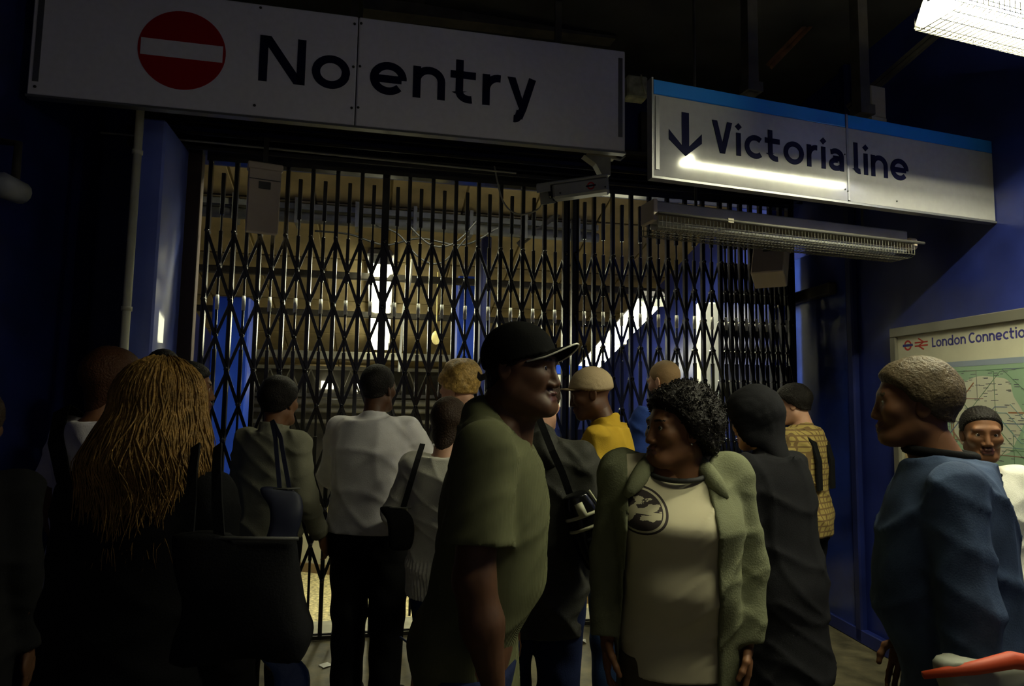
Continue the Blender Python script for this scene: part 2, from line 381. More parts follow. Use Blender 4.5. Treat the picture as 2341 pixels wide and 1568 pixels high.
# cross beams under the sloping ceiling
for k, (py, Y, r_) in enumerate(((606, 6.65, .035), (696, 7.55, .035), (793, 8.75, .05))):
    p = at(868, py, Y); q = p - G0; y = float(q @ GN)
    m_ = MB().box((XL - 0.9, y - r_, p[2] - r_ - .13), (XR - .04, y + r_, p[2] + r_ - .13), bev=0.008)
    tag(m_.build('ceiling_rail', M_PIPE if k == 2 else M_STEEL, None, G0, A_GATE), ['dark rail crossing the hall ceiling at the near end of the lit tube', 'dark rail crossing the hall ceiling midway along the lit tube', 'pale pipe crossing the hall under the far end of the lit tube'][k], 'rail')
p = at(868, 505, 5.6); y = float((p - G0) @ GN)
du = MB().tube([(XL - 0.9, y, p[2] - .02), (0.62, y, p[2] - 0.02)], 0.045, 10).tube([(XL - 0.9, y + .09, p[2] + 0.06), (0.62, y + .09, p[2] + 0.06)], 0.035, 10).box((XL - 0.9, y - .02, p[2] + .05), (0.62, y + .2, p[2] + .1))
for i in range(7): du.box((-2.6 + .5 * i, y - .06, p[2] - .08), (-2.57 + .5 * i, y + .15, p[2] + .14))
tag(du.build('pipe_run', mat('dimmed_pipe', (.10, .10, .085), .6, var=.3), None, G0, A_GATE), 'pair of pipes clipped to a tray high behind the gate', 'pipe')  # pipe grey darkened to offset strong light from the header battens
# dark end of the hall with its lattice and low pipes
hall('wall_back', MB().box((-4.6, 5.6, 0.0), (3.3, 5.8, 3.2)), mat('dim_back_wall', (0.07, 0.065, 0.05), 0.8, var=0.4, vscale=3))
ls = MB()
for i in range(17):
    x = XL - .85 + 0.285 * i; ls.tube([(x, 5.45, 1.62), (x + .14, 5.45, 1.98), (x + .285, 5.45, 1.62)], 0.02, 5)
for z in (1.60, 2.0): ls.box((XL - .9, 5.42, z - .025), (XR - .04, 5.48, z + .025))
tag(ls.build('lattice_girder', M_PIPE, None, G0, A_GATE), 'lattice girder across the far dark end of the hall', 'girder')
for k, (z, r_) in enumerate(((1.50, .05), (1.38, .035), (1.22, .03))):
    tag(MB().tube([(XL - .9, 5.3, z), (XR - .04, 5.3, z)], r_, 10).build('wall_pipe', M_PIPE, None, G0, A_GATE), ['thick', 'middle', 'thin lowest'][k] + ' pipe along the far end of the hall below the lattice girder', 'pipe')
for k, (px, py) in enumerate(((748, 880), (822, 886))):
    b = on_plane(px, py, G0 + GN * 5.545, A_GATE)
    mb = MB().sphere((0, 0, 0), (0.07 if k == 0 else .045, .05, .045)).box((-.09, .03, -.06), (.09, .06, .06))
    tag(mb.build('bulkhead_lamp', mat('bulkhead_glow', (1, .95, .7), .5, emit=6.0), None, b, A_GATE), ['wider', 'smaller'][k] + ' bulkhead lamp glowing at the far end of the hall', 'lamp')
b = at(997, 772, 6.9)
tag(MB().sphere((0, 0, 0), (.05, .05, .075)).tube([(0, 0, .07), (0, 0, zc_at(2.15) - b[2] + .02)], .006).build('pendant_bulb', mat('dim_bulb', (1, .85, .3), .4, emit=0.35), None, b), 'yellowish pendant bulb hanging left of the lit blue column', 'lamp')
# side walls and columns of the hall
xl = gate_x(470)
hall('wall_hall_left', MB().box((xl - 1.25, 0.25, 0.0), (xl - 1.05, 5.8, 3.6)), M_BLUE)
hall('wall_hall_right', MB().box((XR - 0.02, 0.25, 0.0), (XR + 0.2, 5.8, 3.6)), M_BLUE)
def column(px0, px1, Y, top, m, label, depth=.3):
    a, b = at(px0, 900, Y), at(px1, 900, Y); w = float(np.linalg.norm((b - a)[:2]))
    mb = MB().box((0, 0, 0), (w, depth, top), bev=0.015).box((-.015, -.015, 0), (w + .015, depth + .015, .16), bev=0.008)
    return tag(mb.build('column', m, None, (a[0], a[1], 0), A_GATE), label, 'column')
column(1042, 1092, 7.0, zc_at(2.2) - .0, M_BRIGHTBLUE, 'blue steel column lit beside the woman with pinned-up blond hair')
column(1095, 1118, 6.2, zc_at(1.5), M_DKBLUE, 'dark blue column just left of the black cap', .25)
column(1604, 1660, 5.72, 2.46, M_WHITEPAINT, 'white column glaring behind the right part of the gate', .10)
column(474, 556, 6.4, 2.55, M_BRIGHTBLUE, 'blue column low behind the left end of the gate')
# low stairwell wall
A_, B_ = on_floor(735, 1312), on_floor(1310, 1376)
dv = (B_ - A_); L_ = float(np.linalg.norm(dv)); aa = math.atan2(dv[1], dv[0])
pw = thing('stairwell_wall', 'low cream stairwell wall with a white ledge behind the gate', 'wall', A_, aa)
MB().box((-1.2, 0, 0.04), (L_ + .25, .14, .45), bev=.006).build('wall_body', M_CREAM, pw)
MB().box((-1.25, -.03, .45), (L_ + .28, .17, .49), bev=.008).build('ledge', M_WHITEPAINT, pw)
MB().box((-1.22, -.014, 0.0), (L_ + .26, 0.0, .085), bev=.004).build('skirting', M_BROWNSKIRT, pw)
# far line board
bp = at(1272, 905, 5.9)
fb = thing('line_board', 'small white board with a blue top band seen past the cap peak', 'sign', bp, A_GATE)
MB().box((0, 0, -.10), (.34, .03, .20), bev=.004).build('panel', M_WHITEPAINT, fb)
MB().box((0, -.004, .20), (.34, .03, .28)).build('blue_band', M_BRIGHTBLUE, fb)
MB().box((0.02, 0.0, -.30), (.30, .02, -.10)).build('navy_band', M_DKBLUE, fb)
MB().box((0.0, 0.03, -1.4), (.05, .08, .28)).build('post', M_DKBLUE, fb)
# loose cables behind the gate
def cable(pts, r, label, m=M_CABLE):
    P = [np.array(p, float) for p in pts]; out = []
    for i in range(len(P) - 1):
        p0, p1, p2, p3 = P[max(i - 1, 0)], P[i], P[i + 1], P[min(i + 2, len(P) - 1)]
        for k in range(6):
            t = k / 6; out.append(.5 * ((2 * p1) + (p2 - p0) * t + (2 * p0 - 5 * p1 + 4 * p2 - p3) * t * t + (3 * p1 - p0 - 3 * p2 + p3) * t ** 3))
    out.append(P[-1])
    return tag(MB().tube(out, r, 5).build('cable', m), label, 'cable')
cable([at(720, 528, 5.5), at(800, 536, 5.5), at(880, 560, 5.5), at(960, 545, 5.5), at(1060, 560, 5.5), at(1140, 520, 5.5)], .009, 'black cable sagging across the hall under the pipe run')
cable([at(860, 515, 5.45), at(910, 535, 5.45), at(960, 590, 5.45), at(1010, 600, 5.45), at(1070, 540, 5.45)], .008, 'black cable drooping lowest right of the lit tube')
cable([at(930, 510, 5.4), at(985, 560, 5.4), at(1040, 555, 5.4), at(1095, 500, 5.4)], .008, 'black cable looped tightly near the blue column')
cable([at(944, 560, 6.6), at(938, 640, 6.6), at(924, 700, 6.6), at(918, 770, 6.6), at(912, 850, 6.6)], .014, 'white flex dangling just right of the lit tube', M_WHITEPAINT)
cable([at(1130, 380, 4.35), at(1150, 460, 4.35), at(1185, 490, 4.35), at(1228, 480, 4.35), at(1245, 455, 4.25)], .006, 'thin cable looping under the surveillance camera', mat('pale_cable', (.35, .34, .30), .5))
cable([at(190, 300, 4.0), at(420, 320, 4.0), at(700, 348, 4.05), at(1000, 378, 4.2), at(1180, 396, 4.3)], .007, 'long thin cable strung below the no entry sign', mat('pale_cable', (.35, .34, .30), .5))
d0, d1 = at(1185, 560, 5.9), at(1400, 390, 5.9)
tag(MB().tube([d0, d1], .03, 6).build('ceiling_strut', M_STEEL), 'dark slanting strut behind the surveillance camera', 'strut')

# fluorescent battens in the hall
def hall_lamp(A, B, label, parts=2, m=None, shade=False):
    A, B = np.array(A), np.array(B); d = (B - A) / np.linalg.norm(B - A); s = np.cross(d, [0, 0, 1.0]); s /= np.linalg.norm(s); up = np.cross(s, d)
    root = thing('fluorescent_batten', label, 'lamp', A)
    L = np.linalg.norm(B - A)
    def pts(t, o, z): return d * t + s * o + up * z
    hb = MB(); v = []
    for t in (-.04, L + .04):
        for o, z in ((-.13, .036), (.13, .036), (.10, .085), (-.10, .085)): v.append(pts(t, o, z))
    hb.add(v, [(3, 2, 1, 0), (4, 5, 6, 7), (0, 1, 5, 4), (1, 2, 6, 5), (2, 3, 7, 6), (3, 0, 4, 7)]); hb.build('housing', M_BATTEN, root)
    for q in range(parts):
        t0, t1 = L * q / parts + .02, L * (q + 1) / parts - .02; v = []
        for t in (t0, t1):
            for o, z in ((-.105, .034), (-.11, .0), (-.075, -.05), (.075, -.05), (.11, .0), (.105, .034)): v.append(pts(t, o, z))
        fs = [(0, 6, 7, 1), (1, 7, 8, 2), (2, 8, 9, 3), (3, 9, 10, 4), (4, 10, 11, 5), (5, 4, 3, 2, 1, 0), (6, 7, 8, 9, 10, 11)]
        MB().add(v, fs).build('diffuser', m or M_TUBEHALL, root)
        e = MB()
        for t in (t0 - .012, t1 + .012):
            MB().box((-.115, -.012, -.05), (.115, .012, .04), M=Matrix.Translation(Vector(pts(t, 0, 0)))).build('end_cap', M_WHITEPAINT, root)
    if shade:
        v = []
        for t in (-.03, L + .03):
            for o, z in ((-.135, .03), (-.128, .03), (-.128, -.13), (-.135, -.13)): v.append(pts(t, o, z))
        MB().add(v, [(0, 1, 2, 3), (7, 6, 5, 4), (0, 4, 5, 1), (1, 5, 6, 2), (2, 6, 7, 3), (3, 7, 4, 0)]).build('added_shade', M_STEEL, root)  # plate added to keep this batten's light off the pipe run
    for t in (.25, L - .25):
        q = pts(t, 0, .08); y_ = float((A + q - G0) @ GN); top = max(zc_at(y_) - A[2] + .02, q[2] + .02)
        MB().tube([q, (q[0], q[1], top)], .008, 6).build('suspension_rod', M_STEEL, root)
    return root
hall_lamp(P1, P2, 'twin fluorescent batten glaring in the middle of the hall ceiling')
hall_lamp(Q1, Q2, 'slanting fluorescent batten glaring above the yellow jacket')
hall_lamp(gate_pt(-1.95, .40, 3.42), gate_pt(-.55, .40, 3.42), 'fluorescent batten tucked behind the gate header at the left', m=M_TUBEHEAD, shade=True)
hall_lamp(gate_pt(.05, .40, 3.42), gate_pt(1.20, .40, 3.42), 'fluorescent batten tucked behind the gate header at the right', m=M_TUBEHEAD, shade=True)
R1 = at(1716, 705, 5.72); R2 = R1.copy(); R2[2] -= .42
tube = thing('wall_lamp', 'short upright fluorescent lamp behind the folded right end of the gate', 'lamp', R1)
MB().tube([(0, 0, 0), (0, 0, -.42)], .02, 8).build('tube', M_TUBEHALL, tube)
MB().box((.04, -.03, -.46), (.09, .03, .04), bev=.005).build('housing', M_BATTEN, tube)

# ================================================================== FOLDING GATE
# pivots of the lattice
ZP = [2.632 - 0.452 * k for k in range(6)]
def upright_mesh(z1, w=.026, d=.034):
    mb = MB().box((-w / 2, -d / 2, .035), (-w / 2 + .009, d / 2, z1)).box((w / 2 - .009, -d / 2, .035), (w / 2, d / 2, z1)).box((-w / 2 + .009, -.004, .035), (w / 2 - .009, .004, z1))
    for z in ZP:
        if z < z1: mb.tube([(0, -.032, z), (0, .032, z)], .014, 8)
    return mb.mesh('upright', M_BLACKMETAL)
UPM = upright_mesh(3.145)
UPW = upright_mesh(3.145, .05, .045)
pk = MB()
for z0, z1, r_ in ((.12, .50, .008), (.50, .80, .0115), (.80, 1.02, .008), (1.02, 1.30, .0115), (1.30, 1.46, .007), (1.46, 1.86, .0115), (1.86, 2.125, .007), (2.215, 2.33, .007), (2.33, 2.64, .0115), (2.64, 2.75, .006), (2.75, 3.03, .0125)):
    pk.box((-r_, -r_, z0), (r_, r_, z1), bev=.002)
for k in range(5): pk.tube([(0, -.03, ZP[k] - .226), (0, .03, ZP[k] - .226)], .013, 8)
pk.tube([(0, 0, 2.12), (0, 0, 2.22)], .006, 6)
PKM = pk.mesh('picket', M_BLACKMETAL)
GLM = MB().tube([(0, 0, 2.118), (0, 0, 2.214)], .0125, 10).mesh('collar', M_GLINT)  # pale sleeve added where the pickets catch the lamp's glint
_flat = {}
def flat_mesh(p, sgn):
    key = (round(p, 3), sgn)
    if key not in _flat:
        L = math.hypot(p, 0.452); x = np.array([p, 0, -0.452 * sgn]) / L; z = np.cross(x, [0, 1.0, 0]); 
        M = Matrix(((x[0], 0, z[0], 0), (x[1], 1, z[1], 0), (x[2], 0, z[2], 0), (0, 0, 0, 1)))
        _flat[key] = MB().box((-.012, -.003, -.0105), (L + .012, .003, .0105), bev=.0025, M=M).mesh('lattice_flat', M_BLACKMETAL)
    return _flat[key]
def gate_leaf(xs, label, heavy):
    x0 = xs[0]
    root = thing('folding_gate', label, 'gate', gate_pt(x0, 0, 0), A_GATE, None)
    for i, x in enumerate(xs):
        o = link_mesh('upright', UPW if i in heavy else UPM, root, (x - x0, 0, 0))
    for i in range(len(xs) - 1):
        p = xs[i + 1] - xs[i]
        k_ = link_mesh('picket', PKM, root, ((xs[i] + xs[i + 1]) / 2 - x0, 0, 0)); link_mesh('collar', GLM, k_)  # each collar is a painted glint on its picket
        for k in range(5):
            link_mesh('lattice_flat', flat_mesh(p, 1), root, (xs[i] - x0, -.022, ZP[k]))
            link_mesh('lattice_flat', flat_mesh(p, -1), root, (xs[i] - x0, .022, ZP[k + 1]))
    L = xs[-1] - xs[0]
    MB().box((-.02, -.03, 0.006), (L + .02, -.015, .03)).box((-.02, .015, 0.006), (L + .02, .03, .03)).build('floor_track', M_BLACKMETAL, root)
    MB().box((-.02, -.035, 3.10), (L + .02, .035, 3.15)).build('head_track', M_BLACKMETAL, root)
    return root
xm = gate_x(1291); xl0 = gate_x(459, 800); xc = gate_x(1650); 
nl = int(round((xm - xl0) / .163)); xsL = [xl0 + (xm - xl0) * i / nl for i in range(nl + 1)]
ih = min(range(len(xsL)), key=lambda i: abs(xsL[i] - gate_x(868, 500)))
gate_leaf(xsL, 'black folding lattice gate, the wide leaf left of the double post', {ih, nl})
xr0 = gate_x(1312); n1 = int(round((xc - xr0) / .150)); 
xsR = [xr0 + (xc - xr0) * i / n1 for i in range(n1 + 1)]; n2 = int(round((XR - .02 - xc) / .088))
xsR += [xc + (XR - .02 - xc) * (i + 1) / n2 for i in range(n2)]
gate_leaf(xsR, 'black folding lattice gate, the leaf bunched up towards the right wall', {0, len(xsR) - 1})

# ================================================================== SIGNS
NE = np.array([-2.488, 3.184, 3.068]); NE_L, NE_H = 3.222, .640
def uv(px, py, Q, a):
    P = on_plane(px, py, Q, a); return float((P - Q) @ np.array([math.cos(a), math.sin(a), 0])), float(P[2] - Q[2])
def face_prism(poly, name, m, parent, y=-.002, y1=0.0):
    return MB().prism(poly, y, y1).build(name, m, parent)
ne = thing('no_entry_sign', 'long white hanging sign reading No entry with a red barred disc', 'sign', NE, A_GATE)
us, _ = uv(816, 150, NE, A_GATE)
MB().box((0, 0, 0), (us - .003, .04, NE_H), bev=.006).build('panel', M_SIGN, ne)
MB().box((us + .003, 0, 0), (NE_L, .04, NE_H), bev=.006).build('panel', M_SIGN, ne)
MB().box((us + .012, -.0015, .01), (us + .03, 0, NE_H - .01)).build('seam_strip', M_SIGN, ne)
MB().box((-.004, -.004, -.012), (NE_L + .004, .044, .0)).build('bottom_rail', M_SIGNEDGE, ne)
MB().box((.022, -.003, .07), (.05, 0, NE_H - .02)).build('end_strip', M_SIGNEDGE, ne)
MB().box((NE_L - .045, -.003, .09), (NE_L - .018, 0, NE_H - .05)).build('end_strip', M_SIGNEDGE, ne)
ucn, vcn = uv(415, 115, NE, A_GATE); ul, _ = uv(314, 115, NE, A_GATE); ur, _ = uv(517, 115, NE, A_GATE); rr = (ur - ul) / 2; ucn = (ul + ur) / 2
face_prism([(ucn + rr * math.cos(2 * PI * i / 64), vcn + rr * math.sin(2 * PI * i / 64)) for i in range(64)], 'red_disc', M_RED, ne)
face_prism([(ucn - rr * .93, vcn - rr * .21), (ucn + rr * .93, vcn - rr * .21), (ucn + rr * .93, vcn + rr * .21), (ucn - rr * .93, vcn + rr * .21)], 'white_bar', M_SIGN, ne, -.004, -.002)
uN, vN = uv(590, 184, NE, A_GATE); _, vT = uv(596, 80, NE, A_GATE); uE, _ = uv(1226, 176, NE, A_GATE); cap = vT - vN
lettering('No entry', ne, uN, vN, cap, uE - uN, M_NAVY, w=.17, gap=.13, space=.28)
for px, py in ((80, 198), (596, 18), (582, 241), (811, 55), (808, 153), (804, 247), (826, 54), (823, 152), (819, 246)):
    u, v = uv(px, py, NE, A_GATE)
    if 0 < v < NE_H: MB().tube([(u, -.004, v), (u, 0.0, v)], .0075, 8).build('screw', M_SCREW, ne)
for u in (.5, 1.6, 2.8): MB().box((u - .02, .015, NE_H), (u + .02, .035, 3.98 - NE[2])).build('hanger', M_STEEL, ne)

VL = on_plane(1493, 402, np.array([0.592, 2.706, 2.519]), A_LINE); VH = .433; VLn = 2.005
vs = thing('line_sign', 'white hanging sign reading Victoria line with a down arrow and blue top band', 'sign', VL, A_LINE)
uS, _ = uv(1938, 350, VL, A_LINE); bh = VH - .066
MB().box((.0, 0, 0), (uS - .004, .03, bh), bev=.004).build('panel', M_SIGN_DIM, vs)
MB().box((uS + .004, 0, 0), (VLn, .03, bh), bev=.004).build('panel', M_SIGN_DIM, vs)
MB().box((.004, 0, bh), (uS - .006, .03, VH), bev=.003).build('blue_band', M_SKYBLUE, vs)
MB().box((uS + .006, 0, bh), (VLn, .03, VH), bev=.003).build('blue_band', M_SKYBLUE, vs)
MB().box((uS - .006, -.001, .01), (uS + .006, .028, VH)).build('seam_strip', M_SIGNEDGE, vs)
MB().box((.012, -.003, .03), (.03, 0, bh - .01)).build('end_strip', M_SIGNEDGE, vs)
MB().box((-.008, -.006, -.01), (.0, 0.035, VH + .004)).box((0, -.006, -.01), (VLn, .035, 0.0)).build('frame_edge', M_SIGNEDGE, vs)
uA, vA = uv(1566, 357, VL, A_LINE); _, vB = uv(1569, 258, VL, A_LINE); u_l, _ = uv(1529, 310, VL, A_LINE); u_r, _ = uv(1604, 310, VL, A_LINE); aw_ = (u_r - u_l) / 2; uA = (u_l + u_r) / 2; ah = vB - vA
sw = .018; hgt = ah * .56
face_prism([(uA - sw, vB), (uA + sw, vB), (uA + sw, vA + hgt * .42), (uA + aw_, vA + hgt), (uA + aw_, vA + hgt * .60), (uA, vA), (uA - aw_, vA + hgt * .60), (uA - aw_, vA + hgt), (uA - sw, vA + hgt * .42)], 'arrow', M_NAVY, vs)
uV, _ = uv(1628, 320, VL, A_LINE); _, vb = uv(1660, 352, VL, A_LINE); _, vt = uv(1640, 276, VL, A_LINE); uE, _ = uv(2076, 390, VL, A_LINE)
lettering('Victoria line', vs, uV, vb, (vt - vb), uE - uV, M_NAVY, w=.165, gap=.125, space=.30)
for px, py in ((1931, 353), (1932, 433), (1938, 437), (2050, 460)):
    u, v = uv(px, py, VL, A_LINE); MB().tube([(u, -.003, v), (u, 0, v)], .004, 6).build('screw', M_SCREW, vs)

# ================================================================== LAMP FIXTURES OF THE LOBBY
def wire_cage(mb, L, w, z0, z1, step, r=.0022, lo=0.0):
    """U-shaped wires round the tubes plus long wires"""
    n = int(L / step)
    for i in range(n + 1):
        x = lo + L * i / n
        mb.tube([(x, -w / 2, z1), (x, -w / 2, z0 + .01), (x, -w / 2 + .02, z0), (x, w / 2 - .02, z0), (x, w / 2, z0 + .01), (x, w / 2, z1)], r, 4, cap=False, smooth=False)
    for y, z in ((-w / 2, z0 + (z1 - z0) * .5), (-w / 2, z0 + .012), (-w / 4, z0), (0, z0), (w / 4, z0), (w / 2, z0 + .012), (w / 2, z0 + (z1 - z0) * .5)):
        mb.tube([(lo, y, z), (lo + L, y, z)], r, 4, cap=False, smooth=False)
    return mb
sd = np.array([math.cos(A_LINE), math.sin(A_LINE), 0]); sn = np.array([-math.sin(A_LINE), math.cos(A_LINE), 0])
LP = sd * 2.035 + sn * 1.60 + np.array([0, 0, 2.965])
def lobby_lamp(LP, label, tube_m):
    lf = thing('fluorescent_batten', label, 'lamp', LP, A_LINE)
    MB().box((0, -.05, .05), (1.25, .05, .11), bev=.006).build('housing', M_BATTEN, lf)
    MB().add([(-.0, .10, -.055), (1.25, .10, -.055), (1.25, .05, .05), (0, .05, .05), (0, .103, -.055), (1.25, .103, -.055), (1.25, .053, .053), (0, .053, .053)], [(3, 2, 1, 0), (4, 5, 6, 7), (1, 5, 4, 0)]).build('reflector', M_REFLECT, lf)
    for y in (-.035, .035):
        t = MB().tube([(.02, y, 0.0), (1.23, y, 0.0)], .016, 8).build('tube', tube_m, lf)
    for x in (0, 1.23): MB().box((x, -.045, .012), (x + .02, .045, .05)).build('lamp_holder', M_WHITEPAINT, lf)
    wire_cage(MB(), 1.25, .19, -.075, -.02, .025).build('wire_guard', M_WIRE, lf)
    for u in (.2, 1.05): MB().tube([(u, 0, .11), (u, 0, 3.98 - LP[2])], .008, 6).build('suspension_rod', M_STEEL, lf)
lobby_lamp(LP, 'glaring caged fluorescent batten hung in front of the line sign', M_TUBEFRONT)
lobby_lamp(sd * 1.15 + sn * .72 + np.array([0, 0, 2.82]), 'caged fluorescent batten over the lobby, nearer the camera than the line sign', M_TUBENEAR)

UP0 = at(1484, 535, 2.95)
uf = thing('fluorescent_batten', 'unlit caged fluorescent batten hanging under the line sign', 'lamp', UP0, A_LINE)
MB().box((0.01, -.05, .085), (1.50, .05, .145), bev=.006).build('housing', M_BATTEN, uf)
MB().box((.0, -.085, .072), (1.52, .085, .085), bev=.004).build('reflector', M_BEIGE2, uf)
for y in (-.035, .035): MB().tube([(.03, y, .045), (1.49, y, .045)], .015, 8).build('tube', M_TUBEOFF, uf)
MB().tube([(-.005, -.09, .075), (1.56, -.09, .075)], .008, 6).build('guard_rail', M_WIRE, uf)
wire_cage(MB(), 1.50, .17, 0.0, .075, .019, .0018).build('wire_guard', M_WIRE, uf)
MB().box((-.012, -.06, .05), (.012, .06, .15), bev=.004).build('end_cap', M_BEIGE, uf)
MB().box((1.5, -.06, .05), (1.56, .06, .11), bev=.01).build('end_cap', M_BEIGE, uf)
MB().box((.36, -.097, .066), (.39, -.085, .086)).build('clip', M_BEIGE2, uf)
for u in (.25, 1.25): MB().tube([(u, 0, .145), (u, 0.0, 3.98 - UP0[2])], .007, 6).build('suspension_rod', M_STEEL, uf)

# beige loudspeakers hung from the front beam
def speaker(loc, rz, tilt, w, h, d, label):
    s = thing('wall_speaker', label, 'speaker', loc, rz); s.rotation_euler = (tilt, 0, rz)
    MB().box((-w / 2, -d / 2, -h), (w / 2, d / 2, 0), bev=.006).build('casing', M_BEIGE, s)
    MB().box((-w / 2 - .008, -d / 2 - .01, -.012), (w / 2 + .008, d / 2 + .01, .03), bev=.006).build('hood', M_BEIGE, s)
    MB().box((-w / 2 + .004, -d / 2 - .004, -.075), (w / 2 - .004, -d / 2, -.07)).build('grille_slot', M_SCREW, s)
    MB().box((-.035, -d / 2 - .005, -.13), (.035, -d / 2, -.085), bev=.002).build('badge', M_SCREW, s)
    MB().box((-.015, 0, .03), (.015, .02, .20)).box((-.04, -.02, .03), (.04, .05, .045)).build('bracket', M_STEEL, s)
    return s
speaker(at(606, 388, 4.0), A_GATE + .22, .17, .19, .40, .15, 'beige box loudspeaker hanging at the upper left of the gate')
speaker(at(1765, 560, 4.3), A_GATE - .75, -.5, .20, .30, .17, 'beige box loudspeaker tilted below the unlit batten')

# surveillance camera
cp = at(1335, 432, 4.12)
cc = thing('surveillance_camera', 'grey surveillance camera with a round emblem hanging below the no entry sign', 'camera', cp, A_GATE - .10)
cc.rotation_euler = (math.radians(4), math.radians(-5), A_GATE - .42)
MB().box((-.20, -.055, -.05), (.16, .055, .05), bev=.014).build('body', M_GREYPL, cc)
MB().box((-.30, -.065, .045), (.16, .065, .062), bev=.006).box((-.30, .055, -.05), (-.20, .065, .05)).box((-.30, -.065, .0), (-.21, -.058, .05)).build('sun_shield', M_GREYPL, cc)
MB().box((-.212, -.045, -.042), (-.2, .045, .042), bev=.004).tube([(-.23, 0, 0), (-.2, 0, 0)], .03, 12).build('lens', M_LENS, cc)
em = MB().ribbon([(.05 + .020 * math.cos(2 * PI * i / 28), .0 + .020 * math.sin(2 * PI * i / 28)) for i in range(28)], .008, -.0575, -.055, closed=True).build('emblem_ring', M_RED, cc)
MB().box((.019, -.0585, -.005), (.081, -.0572, .005)).build('emblem_bar', M_NAVY, cc)
for x, z in ((-.15, -.02), (.14, -.02)): MB().tube([(x, -.058, z), (x, -.055, z)], .006, 6).build('screw', M_SCREW, cc)
br = thing('camera_bracket', 'pale metal bracket bolted under the right end of the no entry sign', 'bracket', at(1372, 372, 4.15), A_GATE)
MB().box((-.10, -.04, .03), (.10, .04, .045), bev=.003).box((-.02, -.03, .045), (.07, .03, .12), bev=.004).build('plate', M_BEIGE2, br)
MB().prism([(-.12, .03), (.06, .03), (.06, -.09), (.0, -.09), (-.04, -.02)], -.035, .035).build('knuckle', M_PIPE, br)
MB().tube([(.03, 0, -.09), (0.01, 0, -.16)], .016, 8).build('stem', M_STEEL, br)
MB().tube([(-.14, -.03, .055), (.13, -.03, .02), (.16, -.03, .05)], .008, 6).build('bolt', M_PIPE, br)
# lamp bracket or camera at the extreme left edge
lo = at(10, 425, 2.85)
lc = thing('dome_camera', 'grey rounded camera cut by the left edge of the picture', 'camera', lo, 0)
MB().tube([(-.02, -.04, 0), (.0, -.02, 0), (0, .10, 0)], [.042, .058, .052], 14).build('shell', M_GREYPL, lc)
MB().tube([(-.02, -.045, 0), (-.02, -.03, 0)], .038, 14).build('lens', M_LENS, lc)
MB().tube([(0, .06, .05), (0, .06, .22), (-.15, .06, .24)], .018, 8).build('bracket', M_STEEL, lc)

# ================================================================== MAP ON THE RIGHT WALL
ul_, zt = rw(2057, 762); ur_ = ul_ + 1.32; zb = .92
MP = W0 - WD * ul_ + np.array([0, 0, zt])
mp = thing('wall_map', 'framed London Connections rail map on the blue right wall', 'map', MP, A_R)
MWd, MHt = 1.32, zt - zb
MB().box((0, -.030, -MHt), (MWd, 0, 0)).build('board', M_CREAM, mp)
M_PAPER = bpy.data.materials.new('map_paper'); M_PAPER.use_nodes = True
nt = M_PAPER.node_tree; bs = nt.nodes['Principled BSDF']; bs.inputs['Roughness'].default_value = .35
tc = nt.nodes.new('ShaderNodeTexCoord'); sp = nt.nodes.new('ShaderNodeMapping'); sp.inputs['Location'].default_value = (-.62, 0, .62); sp.inputs['Scale'].default_value = (1.0, 1, 1.25)
nz = nt.nodes.new('ShaderNodeTexNoise'); nz.inputs['Scale'].default_value = 3.5; nz.inputs['Detail'].default_value = 1
ln = nt.nodes.new('ShaderNodeVectorMath'); ln.operation = 'LENGTH'; mx = nt.nodes.new('ShaderNodeMath'); mx.operation = 'MULTIPLY_ADD'; mx.inputs[1].default_value = .35
rp = nt.nodes.new('ShaderNodeValToRGB'); rp.color_ramp.interpolation = 'CONSTANT'
for i, (pos, c) in enumerate(((0, (.58, .58, .46)), (.40, (.30, .44, .30)), (.62, (.58, .55, .16)), (.72, (.52, .40, .20)), (.80, (.34, .46, .34)), (.95, (.58, .55, .16)))):
    e = rp.color_ramp.elements[i] if i < 2 else rp.color_ramp.elements.new(pos)
    e.position = pos; e.color = (*c, 1)
nt.links.new(tc.outputs['Object'], sp.inputs['Vector']); nt.links.new(tc.outputs['Object'], nz.inputs['Vector'])
nt.links.new(sp.outputs['Vector'], ln.inputs[0]); nt.links.new(nz.outputs['Fac'], mx.inputs[0]); nt.links.new(ln.outputs['Value'], mx.inputs[2])
nt.links.new(mx.outputs['Value'], rp.inputs['Fac']); nt.links.new(rp.outputs['Color'], bs.inputs['Base Color'])
MB().box((.05, -.0325, -MHt + .05), (MWd - .05, -.030, -.235)).build('map_sheet', M_PAPER, mp)
MB().box((.05, -.033, -.235), (MWd - .05, -.0325 + .0015, -.205)).build('key_band', mat('map_grey_blue', (.28, .33, .42), .4), mp)
fr = MB().box((-.03, -.05, -.028), (MWd + .03, 0, .03), bev=.004).box((-.03, -.05, -MHt - .03), (MWd + .03, 0, -MHt + .028), bev=.004).box((-.03, -.05, -MHt + .028), (.02, 0, -.028), bev=.004).box((MWd - .02, -.05, -MHt + .028), (MWd + .03, 0, -.028), bev=.004)
fr.build('frame', mat('map_frame', (.22, .21, .17), .3, .4), mp)
rcx, rcz = .105, -.085
MB().ribbon([(rcx + .026 * math.cos(2 * PI * i / 32), rcz + .026 * math.sin(2 * PI * i / 32)) for i in range(32)], .011, -.0307, -.029, closed=True).build('roundel_ring', mat('map_red', (.50, .04, .03), .4), mp)
MB().box((rcx - .042, -.0312, rcz - .007), (rcx + .042, -.0305, rcz + .007)).build('roundel_bar', mat('map_blue', (.03, .04, .25), .4), mp)
ra = MB(); rx = .215
for z in (.010, -.010): ra.ribbon([(rx - .052, rcz + z), (rx + .052, rcz + z)], .0085, -.0307, -.029)
